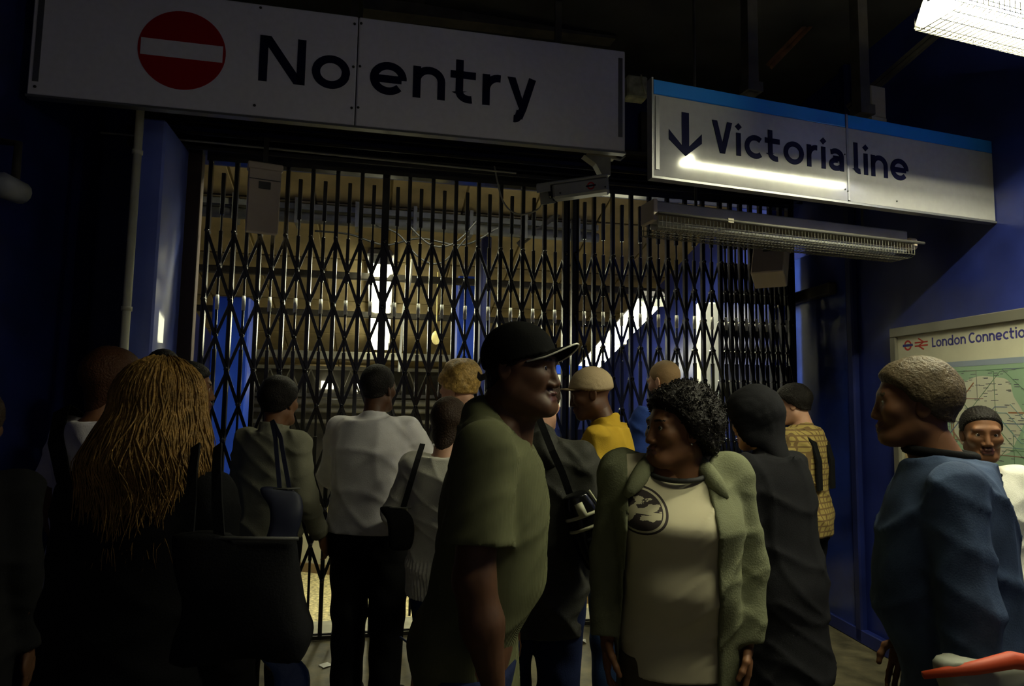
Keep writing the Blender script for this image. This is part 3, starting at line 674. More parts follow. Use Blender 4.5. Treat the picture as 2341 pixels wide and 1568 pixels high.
ra.ribbon([(rx - .022, rcz + .034), (rx + .02, rcz + .010), (rx - .022, rcz - .010), (rx + .02, rcz - .034)], .0085, -.0307, -.029)
ra.build('rail_arrows', mat('map_red', (.50, .04, .03), .4), mp)
lettering('London Connections', mp, .300, -.112, .056, .67, mat('map_violet', (.05, .045, .22), .4), w=.17, gap=.10, y=-.0307)
r2 = random.Random(5)
cols = [(.30, .13, .06), (.10, .11, .22), (.12, .22, .13), (.26, .10, .09), (.12, .16, .28), (.20, .20, .19), (.16, .28, .30)]
for ci, c in enumerate(cols):
    ml = MB()
    for q in range(9 if ci else 3):
        x, z = r2.uniform(.1, 1.2), r2.uniform(-MHt + .1, -.3); pts = [(x, z)]; a = r2.choice([0, 45, 90, 135, 180, 225, 270, 315])
        for s_ in range(r2.randint(3, 6)):
            st = r2.uniform(.06, .22); x2 = min(max(x + st * math.cos(math.radians(a)), .07), MWd - .07); z2 = min(max(z + st * math.sin(math.radians(a)), -MHt + .07), -.26)
            if abs(x2 - x) + abs(z2 - z) > .02: pts.append((x2, z2)); x, z = x2, z2
            a += r2.choice([-45, 0, 45])
        if len(pts) > 2: ml.ribbon(pts, (.0035 if ci else .007), -.0328 - ci * .00005, -.0324)
    if ml.v: ml.build('rail_line', mat('map_line_%s' % 'abcdefg'[ci], c, .4), mp)

tk = MB()
for i in range(520):
    x, z = r2.uniform(.08, MWd - .09), r2.uniform(-MHt + .08, -.26); tk.box((x, -.0330, z), (x + r2.uniform(.012, .034), -.0324, z + .0032))
tag(tk.build('station_names', mat('map_print_grey', (.12, .12, .15), .5), mp), kind='stuff')

# ================================================================== IMPLICIT SURFACES (for people)
def np_mesh(name, V, Q, mats, mi=None, smooth=True):
    me = bpy.data.meshes.new(name); V = np.asarray(V, np.float32)
    T = [np.asarray(q, np.int32) for q in (Q if isinstance(Q, list) else [Q]) if len(q)]
    me.vertices.add(len(V)); me.vertices.foreach_set('co', V.ravel())
    nl = sum(t.size for t in T); npoly = sum(len(t) for t in T)
    me.loops.add(nl); me.polygons.add(npoly)
    me.loops.foreach_set('vertex_index', np.concatenate([t.ravel() for t in T]))
    ls = []; s = 0
    for t in T: ls.append(s + np.arange(len(t)) * t.shape[1]); s += t.size
    me.polygons.foreach_set('loop_start', np.concatenate(ls).astype(np.int32))
    me.polygons.foreach_set('use_smooth', np.full(npoly, smooth))
    for m in (mats if isinstance(mats, (list, tuple)) else [mats]): me.materials.append(m)
    if mi is not None: me.polygons.foreach_set('material_index', np.asarray(mi, np.int32))
    me.update(calc_edges=True); me.validate()
    return me
def smin(a, b, k):
    h = np.clip(.5 + .5 * (b - a) / k, 0, 1); return b + (a - b) * h - k * h * (1 - h)
def f_cap(a, b, ra, rb):
    a, b = np.array(a, float), np.array(b, float); ab = b - a; L2 = ab @ ab + 1e-12
    def f(X, Y, Z):
        t = np.clip(((X - a[0]) * ab[0] + (Y - a[1]) * ab[1] + (Z - a[2]) * ab[2]) / L2, 0, 1)
        return np.sqrt((X - a[0] - t * ab[0]) ** 2 + (Y - a[1] - t * ab[1]) ** 2 + (Z - a[2] - t * ab[2]) ** 2) - (ra + (rb - ra) * t)
    m = max(ra, rb); return f, np.minimum(a, b) - m, np.maximum(a, b) + m
def f_ell(c, r):
    c, r = np.array(c, float), np.array([r] * 3 if np.isscalar(r) else r, float)
    def f(X, Y, Z):
        k = np.sqrt(((X - c[0]) / r[0]) ** 2 + ((Y - c[1]) / r[1]) ** 2 + ((Z - c[2]) / r[2]) ** 2)
        return (k - 1) * r.min()
    return f, c - r, c + r
def f_prof(rows, pw=2.3):
    """stack of oval sections (z, half width, half depth, y centre, x centre)"""
    R = np.array([list(r) + [0] * (5 - len(r)) for r in rows], float); R = R[np.argsort(R[:, 0])]
    zz = np.linspace(R[0, 0], R[-1, 0], 240); T = [np.interp(zz, R[:, 0], R[:, i]) for i in range(1, 5)]
    ker = np.hanning(31); ker /= ker.sum()
    T = [np.convolve(np.pad(t, 15, 'edge'), ker, 'valid') for t in T]
    def f(X, Y, Z):
        a, b, yc, xc = [np.interp(Z.ravel(), zz, t).reshape(Z.shape) for t in T]
        k = (np.abs((X - xc) / a) ** pw + np.abs((Y - yc) / b) ** pw) ** (1 / pw)
        d = (k - 1) * np.minimum(a, b)
        return np.maximum(d, np.maximum(Z - zz[-1], zz[0] - Z))
    mx = T[0].max() + np.abs(T[3]).max(); my = T[1].max() + np.abs(T[2]).max()
    return f, np.array([-mx, -my, zz[0]]), np.array([mx, my, zz[-1]])
class Field:
    def __init__(s, lo, hi, h):
        s.lo = np.array(lo, float); s.h = h; s.n = np.ceil((np.array(hi) - s.lo) / h).astype(int) + 1
        s.ax = [s.lo[i] + h * np.arange(s.n[i]) for i in range(3)]; s.F = np.full(tuple(s.n), 0.6, np.float32)
    def sl(s, lo, hi, pad):
        a = np.clip(np.floor((lo - pad - s.lo) / s.h).astype(int), 0, s.n - 1); b = np.clip(np.ceil((hi + pad - s.lo) / s.h).astype(int) + 1, 1, s.n)
        S = tuple(slice(a[i], b[i]) for i in range(3))
        X, Y, Z = np.broadcast_arrays(s.ax[0][S[0]][:, None, None], s.ax[1][S[1]][None, :, None], s.ax[2][S[2]][None, None, :])
        return S, X, Y, Z
    def add(s, prim, k=.02, clip=None):
        f, lo, hi = prim; S, X, Y, Z = s.sl(lo, hi, k + 2.5 * s.h)
        if 0 in X.shape: return s
        d = f(X, Y, Z)
        if clip is not None: d = np.maximum(d, clip(X, Y, Z))
        s.F[S] = smin(s.F[S], d, k); return s
    def sub(s, prim, k=.01):
        f, lo, hi = prim; S, X, Y, Z = s.sl(lo, hi, k + 2.5 * s.h)
        if 0 in X.shape: return s
        s.F[S] = -smin(-s.F[S], f(X, Y, Z), k); return s
    def warp(s, fn):
        S, X, Y, Z = s.sl(s.lo, s.lo + s.h * s.n, 0); near = np.abs(s.F) < .08
        s.F[near] += fn(X[near], Y[near], Z[near]).astype(np.float32); return s
    def cut(s, fn):
        S, X, Y, Z = s.sl(s.lo, s.lo + s.h * s.n, 0); s.F = np.maximum(s.F, fn(X, Y, Z)).astype(np.float32); return s
    def surf(s):
        F = s.F.copy(); F[[0, -1]] = np.maximum(F[[0, -1]], .01); F[:, [0, -1]] = np.maximum(F[:, [0, -1]], .01); F[:, :, [0, -1]] = np.maximum(F[:, :, [0, -1]], .01)
        S = F < 0; c = np.zeros(tuple(s.n - 1), np.int8)
        for i in (0, 1):
            for j in (0, 1):
                for k in (0, 1): c += S[i:s.n[0] - 1 + i, j:s.n[1] - 1 + j, k:s.n[2] - 1 + k]
        act = (c > 0) & (c < 8); C = np.argwhere(act); idx = np.full(act.shape, -1, np.int32); idx[act] = np.arange(len(C))
        P = np.zeros((len(C), 3)); W = np.zeros(len(C))
        for ax in range(3):
            e = np.eye(3, dtype=int)[ax]; o = [i for i in range(3) if i != ax]
            for p in (0, 1):
                for q in (0, 1):
                    off = np.zeros(3, int); off[o[0]] = p; off[o[1]] = q; A = C + off; B = A + e
                    fa = F[A[:, 0], A[:, 1], A[:, 2]]; fb = F[B[:, 0], B[:, 1], B[:, 2]]; m = (fa < 0) != (fb < 0)
                    t = fa[m] / (fa[m] - fb[m]); P[m] += off + t[:, None] * e; W[m] += 1
        V = s.lo + s.h * (C + P / np.maximum(W, 1)[:, None]); Qs = []
        for ax in range(3):
            o1, o2 = [(1, 2), (2, 0), (0, 1)][ax]
            d = [slice(None)] * 3; d[ax] = slice(0, -1); u = [slice(None)] * 3; u[ax] = slice(1, None)
            a, b = S[tuple(d)], S[tuple(u)]; E = np.argwhere(a != b); E = E[(E[:, o1] > 0) & (E[:, o2] > 0)]
            if not len(E): continue
            g = lambda p, q: idx[tuple((E - np.eye(3, dtype=int)[o1] * p - np.eye(3, dtype=int)[o2] * q).T)]
            q = np.stack([g(1, 1), g(0, 1), g(0, 0), g(1, 0)], 1); fl = ~a[tuple(E.T)]; q[fl] = q[fl][:, ::-1]; Qs.append(q)
        Q = np.concatenate(Qs); return V, Q[(Q >= 0).all(1)]

def ico(sub):
    import bmesh
    bm = bmesh.new(); bmesh.ops.create_icosphere(bm, subdivisions=sub, radius=1.0)
    V = np.array([v.co[:] for v in bm.verts]); Fc = np.array([[v.index for v in f.verts] for f in bm.faces]); bm.free()
    return V / np.linalg.norm(V, axis=1)[:, None], Fc
ICO = {5: ico(5), 6: ico(6)}

# ------------------------------------------------------------------ heads
def head_sdf(o):
    """o: face options; returns f(P) for points in the head frame (y forward, z up, metres for a 0.235 m head)"""
    jaw = o.get('jaw', 1.0); nose = o.get('nose', 1.0); lip = o.get('lip', 1.0); fat = o.get('fat', 0.0)
    add = [(f_ell((0, -.012, .038), (.076 + fat * .3, .097, .086)), .02), (f_ell((0, .022, -.035), (.060 * jaw + fat, .064, .083)), .035),
           (f_cap((-.02 * jaw, .070, -.098), (.02 * jaw, .071, -.098), .022 + fat * .4, .022 + fat * .4), .025), (f_cap((.050 * jaw, -.005, -.062), (.030 * jaw, .05, -.095), .020 + fat, .018), .03), (f_cap((-.050 * jaw, -.005, -.062), (-.030 * jaw, .05, -.095), .020 + fat, .018), .03),
           (f_cap((-.040, .078, .026), (.040, .078, .026), .013 * o.get('ridge', 1), .013 * o.get('ridge', 1)), .018), (f_ell((.043, .060, -.018), (.024, .024, .022)), .025), (f_ell((-.043, .060, -.018), (.024, .024, .022)), .025),
           (f_cap((0, -.025, -.06), (0, -.045, -.19), .054 + fat, .058 + fat), .03)]
    sub = [(f_ell((.033, .108, .006), (.019, .020, .012)), .014), (f_ell((-.033, .108, .006), (.019, .020, .012)), .014)]
    det = [(f_cap((0, .087, .014), (0, .101, -.034), .0065, .0112 * nose ** .5), .012), (f_ell((.0125 * nose, .094, -.039), (.0090 * nose, .011, .0085)), .007), (f_ell((-.0125 * nose, .094, -.039), (.0090 * nose, .011, .0085)), .007),
           (f_cap((-.021, .086, -.0635), (.021, .086, -.0635), .0065 * lip, .0065 * lip), .007), (f_cap((-.010, .0945, -.0625), (.010, .0945, -.0625), .0062 * lip, .0062 * lip), .006), (f_cap((-.014, .0915, -.0755), (.014, .0915, -.0755), .0075 * lip, .0075 * lip), .006),
           (f_cap((.016, .082, .0125), (.049, .071, .0110), .0064, .0054), .006), (f_cap((-.016, .082, .0125), (-.049, .071, .0110), .0064, .0054), .006),
           (f_cap((.018, .083, -.0015), (.046, .073, .0005), .0042, .0040), .005), (f_cap((-.018, .083, -.0015), (-.046, .073, .0005), .0042, .0040), .005)]
    mouth = (f_cap((-.020, .098, -.069), (.020, .098, -.069), .0022 + o.get('open', 0) * .003, .0022 + o.get('open', 0) * .003), .004)
    def f(P):
        X, Y, Z = P[:, 0], P[:, 1], P[:, 2]; d = np.full(len(P), 1.0)
        for (g, lo, hi), k in add: d = smin(d, g(X, Y, Z), k)
        for (g, lo, hi), k in sub: d = -smin(-d, g(X, Y, Z), k)
        for (g, lo, hi), k in det: d = smin(d, g(X, Y, Z), k)
        (g, lo, hi), k = mouth; d = -smin(-d, g(X, Y, Z), k)
        return d
    return f
HC = np.array([0, -.005, .0])
def head_radii(o, sub):
    D, _ = ICO[sub]; f = head_sdf(o); r = np.full(len(D), .26)
    for _ in range(46): r -= .8 * f(HC + D * r[:, None])
    return np.clip(r, .03, .26)
def fuzz(P, s, seed=0, n=3):
    """cheap smooth noise in -1..1"""
    g = np.random.default_rng(seed); out = np.zeros(len(P)); a = 1.0; tot = 0
    for i in range(n):
        for _ in range(3):
            k = g.normal(size=3); k *= s * 2 ** i / np.linalg.norm(k); out += a * np.sin(P @ k + g.uniform(0, 6.28))
        tot += 3 * a * .6; a *= .55
    return np.clip(out / tot, -1.3, 1.3)
def rotz(a): c, s = math.cos(a), math.sin(a); return np.array([[c, -s, 0], [s, c, 0], [0, 0, 1.0]])
def rotx(a): c, s = math.cos(a), math.sin(a); return np.array([[1.0, 0, 0], [0, c, -s], [0, s, c]])

# hand and shoe prototypes, right side; hand hangs along -z with the thumb forward (+y) and the palm towards -x
def _hand():
    Fd = Field((-.075, -.06, -.205), (.035, .085, .03), .0034)
    Fd.add(f_cap((0, 0, .03), (0, 0, -.02), .021, .021), .01).add(f_ell((0, .0, -.055), (.015, .043, .048)), .015).add(f_cap((0, .028, -.05), (-.002, .03, -.085), .013, .011), .01)
    for y, L in ((.032, .92), (.011, 1.0), (-.010, .94), (-.030, .76)):
        p = np.array([0, y, -.088]); r_ = .0092 if y > -.02 else .008
        for d, l, q in (((-.22, .02 * (y > 0), -1), .045, 1), ((-.62, 0, -.8), .030, .92), ((-.92, 0, -.42), .023, .82)):
            d = np.array(d, float); d = d / np.linalg.norm(d); n = p + d * l * L; Fd.add(f_cap(p, n, r_ * q, r_ * q * .93), .004); p = n
    p = np.array([-.004, .030, -.022])
    for d, l, r_ in (((-.25, .75, -.65), .042, .0125), ((-.4, .25, -.9), .033, .0105), ((-.45, .0, -.9), .025, .009)):
        d = np.array(d, float); d = d / np.linalg.norm(d); n = p + d * l; Fd.add(f_cap(p, n, r_, r_ * .92), .008); p = n
    return Fd.surf()
HAND = _hand()
def _shoe():
    Fd = Field((-.075, -.11, -.01), (.075, .21, .16), .007)
    Fd.add(f_ell((0, .09, .035), (.050, .105, .040)), .02).add(f_ell((0, -.03, .045), (.040, .06, .05)), .03).add(f_cap((0, -.035, .06), (0, -.04, .13), .042, .046), .03)
    Fd.cut(lambda X, Y, Z: -Z)
    Fd.cut(lambda X, Y, Z: Z - .135)
    return Fd.surf()
SHOE = _shoe()

# ------------------------------------------------------------------ materials of the crowd
SK_DARK = mat('skin_deep_brown', (0.075, 0.032, 0.016), 0.55, var=0.12, vscale=30, spec=.3)
SK_MID = mat('skin_brown', (0.17, 0.075, 0.035), 0.55, var=0.10, vscale=30, spec=.3)
SK_LIGHT = mat('skin_light', (0.48, 0.26, 0.17), 0.5, var=0.06, vscale=30)
LIP_D = mat('lips_dark', (0.085, 0.030, 0.024), 0.35)
LIP_L = mat('lips_light', (0.38, 0.14, 0.11), 0.4)
HAIR_BLACK = mat('hair_black', (0.010, 0.008, 0.007), 0.55, bump=.6, bscale=160, spec=.15)
HAIR_DARK = mat('hair_dark_brown', (0.028, 0.016, 0.010), 0.5, bump=.6, bscale=140, spec=.15)
HAIR_RED = mat('hair_auburn', (0.055, 0.022, 0.010), 0.45, bump=.6, bscale=140, spec=.15)
HAIR_BLOND = mat('hair_blond', (0.22, 0.125, 0.036), 0.4, var=.3, vscale=40, bump=.6, bscale=120, spec=.15)
HAIR_GREY = mat('hair_grey_brown', (0.095, 0.070, 0.040), 0.5, var=.3, vscale=40, bump=.6, bscale=120, spec=.15)
HAIR_SHORTBL = mat('hair_cropped_fair', (0.27, 0.17, 0.085), 0.6, bump=.4, bscale=260, spec=.15)
EYE_W = mat('eye_white', (0.46, 0.42, 0.36), 0.12)
EYE_D = mat('eye_iris', (0.02, 0.012, 0.008), 0.08)
def cloth(name, col, rough=.85, var=.08, vscale=12, bump=.15, bscale=220, sheen=.0, wave=None):
    return mat(name, col, rough, var=var, vscale=vscale, bump=0 if wave else bump, bscale=bscale, sheen=sheen, wave=wave, spec=.08)
C_BLACK = cloth('cloth_black', (0.008, 0.008, 0.009)); C_DENIM = cloth('cloth_denim', (0.022, 0.045, 0.12), var=.3, vscale=6)
C_DKDENIM = cloth('cloth_dark_denim', (0.012, 0.018, 0.055), var=.25, vscale=6)

ARM_DOWN = ((.10, .02, -1), (.04, .16, -1))
class Person:
    """a standing figure; local y is forward, x to its right"""
    def __init__(s, label, pos, heading, H=1.75, w=1.0, **o):
        s.o = o; s.H = H; s.s = H / 1.75; s.w = w; s.label = label
        s.root = thing('person', label, 'person', (pos[0], pos[1], 0), -math.radians(heading), o.get('group'))
        k, W = s.s, w
        lean = o.get('lean', 0.0)              # forward shift of the shoulders
        s.sh = o.get('shoulder', .175) * W * k; s.zsh = 1.425 * k + o.get('dz_sh', 0)
        s.J = {}
        for side, sg in (('r', 1), ('l', -1)):
            S = np.array([sg * s.sh, lean - .012, s.zsh]); u, f = o.get(side + 'a', ARM_DOWN)
            u = np.array([sg * u[0], u[1], u[2]], float); f = np.array([sg * f[0], f[1], f[2]], float); u /= np.linalg.norm(u); f /= np.linalg.norm(f)
            E = S + u * .295 * k; Wr = E + f * .255 * k
            hipx = sg * .092 * W * k; Hp = np.array([hipx, 0, .90 * k]); ul, fl = o.get(side + 'l', ((.0, .0, -1), (0, -.02, -1)))
            ul = np.array([sg * ul[0], ul[1], ul[2]], float); fl = np.array([sg * fl[0], fl[1], fl[2]], float); ul /= np.linalg.norm(ul); fl /= np.linalg.norm(fl)
            Kn = Hp + ul * .42 * k; An = Kn + fl * .405 * k
            s.J[side] = dict(S=S, E=E, W=Wr, H=Hp, K=Kn, A=An, fore=f)
        zmin = min(s.J['r']['A'][2], s.J['l']['A'][2]) - .075 * k
        s.dz = -zmin                          # a stride lowers the hips: rest the lower foot on the floor
        s.hc = np.array([o.get('hx', 0.0), lean + o.get('hf', .035) * k, (1.75 - .117) * k - o.get('neck', 0)])
        s.R = rotz(-math.radians(o.get('hyaw', 0))) @ rotx(-math.radians(o.get('hpitch', 0)))
        s.lean = lean
        s.sub = 6 if o.get('hero') else 5; s.face = o.get('face', {}); s.rad = head_radii(s.face, s.sub)
        s.body()
    def put(s, name, V, Q, mats, parent=None, mi=None):
        V = np.array(V, float); V[:, 2] += s.dz
        return link_mesh(name, np_mesh(name, V, Q, mats, mi), parent or s.root)
    def hp(s, P): return s.hc + (np.asarray(P) * s.hs) @ s.R.T
    @property
    def hs(s): return s.s ** .5 * s.o.get('head', 1.0)
    def rows(s, grow=0.0, belly=0.0, bust=0.0, z0=.80, seat=0.0):
        k, W = s.s, s.w; L = s.lean
        base = [(.78, .150, .100, -.005), (.92, .163, .112, -.008 - seat), (1.06, .148, .102 + belly, belly * .75), (1.16, .150, .103 + belly * .9, belly * .7), (1.28, .160, .108 + bust + belly * .3, bust * .8 + belly * .2), (1.37, .160, .100 + bust * .4, -.006), (1.43, .135, .080, -.015), (1.475, .078, .062, -.022)]
        return [(z * k, a * W * k + grow, b * (W ** .7) * k + grow, y * k + L * np.clip((z - .9) / .5, 0, 1)) for z, a, b, y in base if z >= z0 - .03]
    def body(s):
        k = s.s; o = s.o; skin = o.get('skin', SK_LIGHT); h = o.get('hb', .0125); m = .72
        xs = [abs(s.J[q][j][0]) for q in 'rl' for j in 'SEWK'] ; ys = [s.J[q][j][1] for q in 'rl' for j in 'SEWKA'] + [-.18, .2, s.hc[1]]
        lo = (-max(xs) - .12, min(ys) - .12, min(s.J[q]['A'][2] for q in 'rl') - .06); hi = (max(xs) + .12, max(ys) + .12, s.hc[2] - .02)
        Fd = Field(lo, hi, h)
        Fd.add(f_prof([(z, a * .93, b * .93, y) for z, a, b, y in s.rows()]), .03)
        nb = np.array([0, s.lean - .02, 1.44 * k]); Fd.add(f_cap(nb, s.hc + s.R @ np.array([0, -.03, -.08]) * s.hs, (.058 + 1.3 * s.face.get('fat', 0)) * k, (.053 + 1.2 * s.face.get('fat', 0)) * k), .035)
        for q, sg in (('r', 1), ('l', -1)):
            J = s.J[q]; a_ = o.get('arm', 1.0) * k
            Fd.add(f_cap(nb + np.array([sg * .05, 0, -.03]) * k, J['S'], .042 * k, .040 * a_), .04).add(f_cap(J['S'], J['E'], .042 * a_, .039 * a_), .03).add(f_cap(J['E'], J['E'] * .6 + J['W'] * .4, .039 * a_, .040 * a_), .02).add(f_cap(J['E'] * .6 + J['W'] * .4, J['W'], .040 * a_, .025 * k), .02)
            Fd.add(f_cap(J['H'], J['K'], .078 * s.w ** .6 * k, .052 * k), .04).add(f_cap(J['K'], J['K'] * .65 + J['A'] * .35 + np.array([0, -.012, 0]), .050 * k, .053 * k), .03).add(f_cap(J['K'] * .65 + J['A'] * .35 + np.array([0, -.012, 0]), J['A'], .053 * k, .036 * k), .03)
        V, Q = Fd.surf(); Vs, Qs, n, mi = [V], [Q], len(V), [np.zeros(len(Q), int)]
        for q, sg in (('r', 1), ('l', -1)):      # hands, welded in at the wrists
            J = s.J[q]; z = -J['fore']; th = np.array(o.get(q + 'thumb', (0, 1, .15))); y = th - z * (th @ z); y /= np.linalg.norm(y); x = np.cross(y, z)
            Hv = HAND[0].copy(); Hq = HAND[1]
            if sg < 0: Hv[:, 0] *= -1; Hq = Hq[:, ::-1]
            Vs.append(J['W'] + (Hv * k * 1.0) @ np.stack([x, y, z])); Qs.append(Hq + n); mi.append(np.zeros(len(Hq), int)); n += len(Hv)
        T, tmi = [], []
        D, Fc = ICO[s.sub]; P = HC + D * s.rad[:, None]; Vs.append(s.hp(P)); c = P[Fc].mean(1); fm = np.zeros(len(Fc), int)
        lipz = np.abs(c[:, 2] + .069); lp = s.face.get('lip', 1); fm[(lipz < .0135 * lp) & (np.abs(c[:, 0]) < .025 - .5 * np.maximum(0, lipz - .006)) & (c[:, 1] > .078)] = 1
        bx = np.abs(c[:, 0]); bz = .029 - .12 * np.maximum(0, bx - .038) + .06 * (bx - .03); fm[(np.abs(c[:, 2] - bz) < .0042 * s.face.get('brow', 1.0)) & (bx > .014) & (bx < .052) & (c[:, 1] > .05)] = 2
        T.append(Fc + n); tmi.append(fm); n += len(P)
        for sg in (1, -1):                       # ears
            E = MB().sphere((0, 0, 0), (.011, .020, .032), 14, 10); ev = np.array(E.v); dd = ev.copy(); ins = (ev[:, 1] / .020) ** 2 + (ev[:, 2] / .032) ** 2
            ev[:, 0] += np.where(ev[:, 0] > 0, -.008 * np.exp(-ins * 2.2), 0); ev[:, 1] -= .004 * (ev[:, 2] / .032) ; ev[:, 0] += -.25 * ev[:, 1]; ev[:, 0] *= sg
            pe = np.array([sg * (.074 + s.face.get('fat', 0) * .5), -.012, -.006]); fq = [f for f in E.f if len(f) == 4]; ft = [f for f in E.f if len(f) == 3]
            Vs.append(s.hp(ev + pe)); fq = np.array(fq); ft = np.array(ft)
            if sg < 0: fq = fq[:, ::-1]; ft = ft[:, ::-1]
            Qs.append(fq + n); mi.append(np.zeros(len(fq), int)); T.append(ft + n); tmi.append(np.zeros(len(ft), int)); n += len(ev)
        V = np.concatenate(Vs); V[:, 2] += s.dz
        dark = skin in (SK_DARK, SK_MID)
        s.bodyo = link_mesh('body', np_mesh('body', V, [np.concatenate(Qs), np.concatenate(T)], [skin, LIP_D if dark else LIP_L, o.get('brow', HAIR_BLACK)], np.concatenate(mi + tmi)), s.root)
        for sg in (1, -1):
            e = MB().sphere((0, 0, 0), .0135, 28, 20); v = np.array(e.v)
            mis = []
            gx, gz = s.face.get('gaze', (0, 0)); gd = np.array([gx, 1.0, gz]); gd /= np.linalg.norm(gd)
            for f in e.f: mis.append(1 if (v[f].mean(0) / .0135) @ gd > .88 else 0)
            e.mi = mis; e.v = [tuple(p) for p in (s.hp(v + np.array([sg * .0320, .0728, .0050])) + np.array([0, 0, s.dz]))]
            e.build('eye', [EYE_W, EYE_D], s.root)
    # ---------------- clothes
    def top(s, m, name='shirt', sleeve='long', grow=.014, belly=0, bust=0, hem=.86, neck=.070, nz=1.475, fold=.004, h=.010, arm=1.0, flare=0.0, seed=1, rows=None, cutfn=None, warp=None, collar=None, mats=None, pick=None, cuffk=1.0, neck_fwd=.02, seat=0, sleeve_r=.058):
        k = s.s; o_ = s.o; rows = rows or s.rows(grow, belly, bust, z0=max(.4, min(hem - .06, .8)), seat=seat)
        rows = sorted(rows)
        zb = rows[0]
        if hem * k < zb[0]: rows = [(hem * k - .03, zb[1] * (1 + flare), zb[2] * (1 + flare), zb[3])] + rows
        J = s.J; pts = np.array([J[q][j] for q in 'rl' for j in 'SEW'])
        mx = max(r[1] for r in rows); my = max(r[2] + abs(r[3]) for r in rows)
        lo = np.minimum(pts.min(0), [-mx, -my, hem * k]) - .10; hi = np.maximum(pts.max(0), [mx, my, 1.56 * k]) + .10
        Fd = Field(lo, hi, h); Fd.add(f_prof(rows), .03)
        nb = np.array([0, s.lean - .02, 1.44 * k])
        for q, sg in (('r', 1), ('l', -1)):
            S, E, Wr = J[q]['S'], J[q]['E'], J[q]['W']; a = arm * k
            Fd.add(f_cap(nb + np.array([sg * .055, 0, -.035]) * k, S, .050 * k + grow * .4, min(sleeve_r, .060) * max(a, s.o.get('arm', 1) * .95)), .05)
            if sleeve == 'short':
                d = (E - S) / np.linalg.norm(E - S); c = S + d * .215 * k
                Fd.add(f_cap(S, S + d * .25 * k, min(sleeve_r, .064) * max(a, s.o.get('arm', 1) * .95), (sleeve_r + .012) * a), .03, lambda X, Y, Z: (X - c[0]) * d[0] + (Y - c[1]) * d[1] + (Z - c[2]) * d[2])
            elif sleeve == 'long':
                d = (Wr - E) / np.linalg.norm(Wr - E); c = Wr - d * .004
                Fd.add(f_cap(S, E, min(sleeve_r, .064) * max(a, s.o.get('arm', 1) * .95), (sleeve_r - .008) * a), .03)
                Fd.add(f_cap(E, Wr + d * .04, (sleeve_r - .006) * a, (sleeve_r - .018) * a * cuffk), .025, lambda X, Y, Z: (X - c[0]) * d[0] + (Y - c[1]) * d[1] + (Z - c[2]) * d[2])
        tp = o_.get('trap', 0)
        if tp:
            for sg in (1, -1): Fd.add(f_cap((0, s.lean - .045, (1.49 + tp) * k), (sg * .13, s.lean - .02, 1.45 * k), .055, .055), .04)
        if collar: Fd.add(f_cap(s.hc + s.R @ np.array([0, -.035, -.085]) * s.hs, nb, (.060 + s.face.get('fat', 0)) * k + .010, .070 * k + .012), .02, lambda X, Y, Z: Z - collar * k - .35 * (s.lean - Y))
        g = np.random.default_rng(seed); ph = g.uniform(0, 6.28, 6)
        def wr(X, Y, Z):
            a1 = 1 - np.abs(np.sin(15 * Z + 7 * X + 1.6 * np.sin(6 * X + 5 * Y + ph[0]) + ph[1])); a2 = 1 - np.abs(np.sin(13 * X - 11 * Y + 12 * Z + 1.8 * np.sin(7 * Z + ph[3]) + ph[4])); a3 = 1 - np.abs(np.sin(27 * Z - 9 * X + 2 * np.sin(8 * Y - 6 * X + ph[2]) + ph[5]))
            arm_ = np.clip((np.abs(X) - s.sh * .9) / .04, 0, 1)
            return fold * (1.0 - 1.7 * a1 ** 3 * (1 - .6 * arm_) - 1.2 * a2 ** 3 - 1.1 * a3 ** 2 * arm_)
        if fold: Fd.warp(wr)
        if warp: Fd.warp(warp)
        Fd.cut(lambda X, Y, Z: hem * k - Z)
        nf = np.array([0, s.lean + neck_fwd, nz * k])
        if neck and not collar: Fd.sub(f_ell(nf, (neck * k, neck * k, neck * .75 * k)), .012)
        if cutfn: cutfn(Fd)
        V, Q = Fd.surf(); mi = None
        if pick: mi = pick(V[Q].mean(1))
        return s.put(name, V, Q, mats or m, mi=mi)
    def pants(s, m, name='trousers', waist=.99, wide=1.0, grow=.010, h=.011, fold=.004, ankle=.0):
        k = s.s; rows = [r for r in s.rows(grow, z0=.70) if r[0] < (waist + .15) * k]
        pts = np.array([s.J[q][j] for q in 'rl' for j in 'HKA']); mx = max(r[1] for r in rows)
        lo = np.minimum(pts.min(0), [-mx, -.2, 0]) - .12; hi = np.maximum(pts.max(0), [mx, .2, waist * k]) + .12
        lo[2] = pts[:, 2].min() - .09
        Fd = Field(lo, hi, h); Fd.add(f_prof(rows), .02)
        for q in 'rl':
            J = s.J[q]; ww = wide * s.w ** .5; d = (J['A'] - J['K']) / np.linalg.norm(J['A'] - J['K']); e = J['A'] + d * (.045 - ankle) * k
            Fd.add(f_cap(J['H'], J['K'], .092 * ww * k, .068 * ww * k), .04).add(f_cap(J['K'], e, .067 * ww * k, .058 * ww * k), .02, lambda X, Y, Z: (X - e[0]) * d[0] + (Y - e[1]) * d[1] + (Z - e[2]) * d[2])
        if fold: Fd.warp(lambda X, Y, Z: fold * np.sin(38 * Z + 12 * X + 2.5 * np.sin(11 * X + 5 * Y)) * np.sin(13 * X + 9 * Y + .6))
        Fd.cut(lambda X, Y, Z: Z - waist * k)
        V, Q = Fd.surf(); return s.put(name, V, Q, m)
    def shoes(s, m):
        for q, sg in (('r', 1), ('l', -1)):
            A = s.J[q]['A']; v = SHOE[0] * s.s * np.array([sg, 1, 1]); qf = SHOE[1] if sg > 0 else SHOE[1][:, ::-1]
            s.put('shoe', v @ rotz(-sg * .12).T + np.array([A[0], A[1] + .02, A[2] - .075 * s.s]), qf, m)
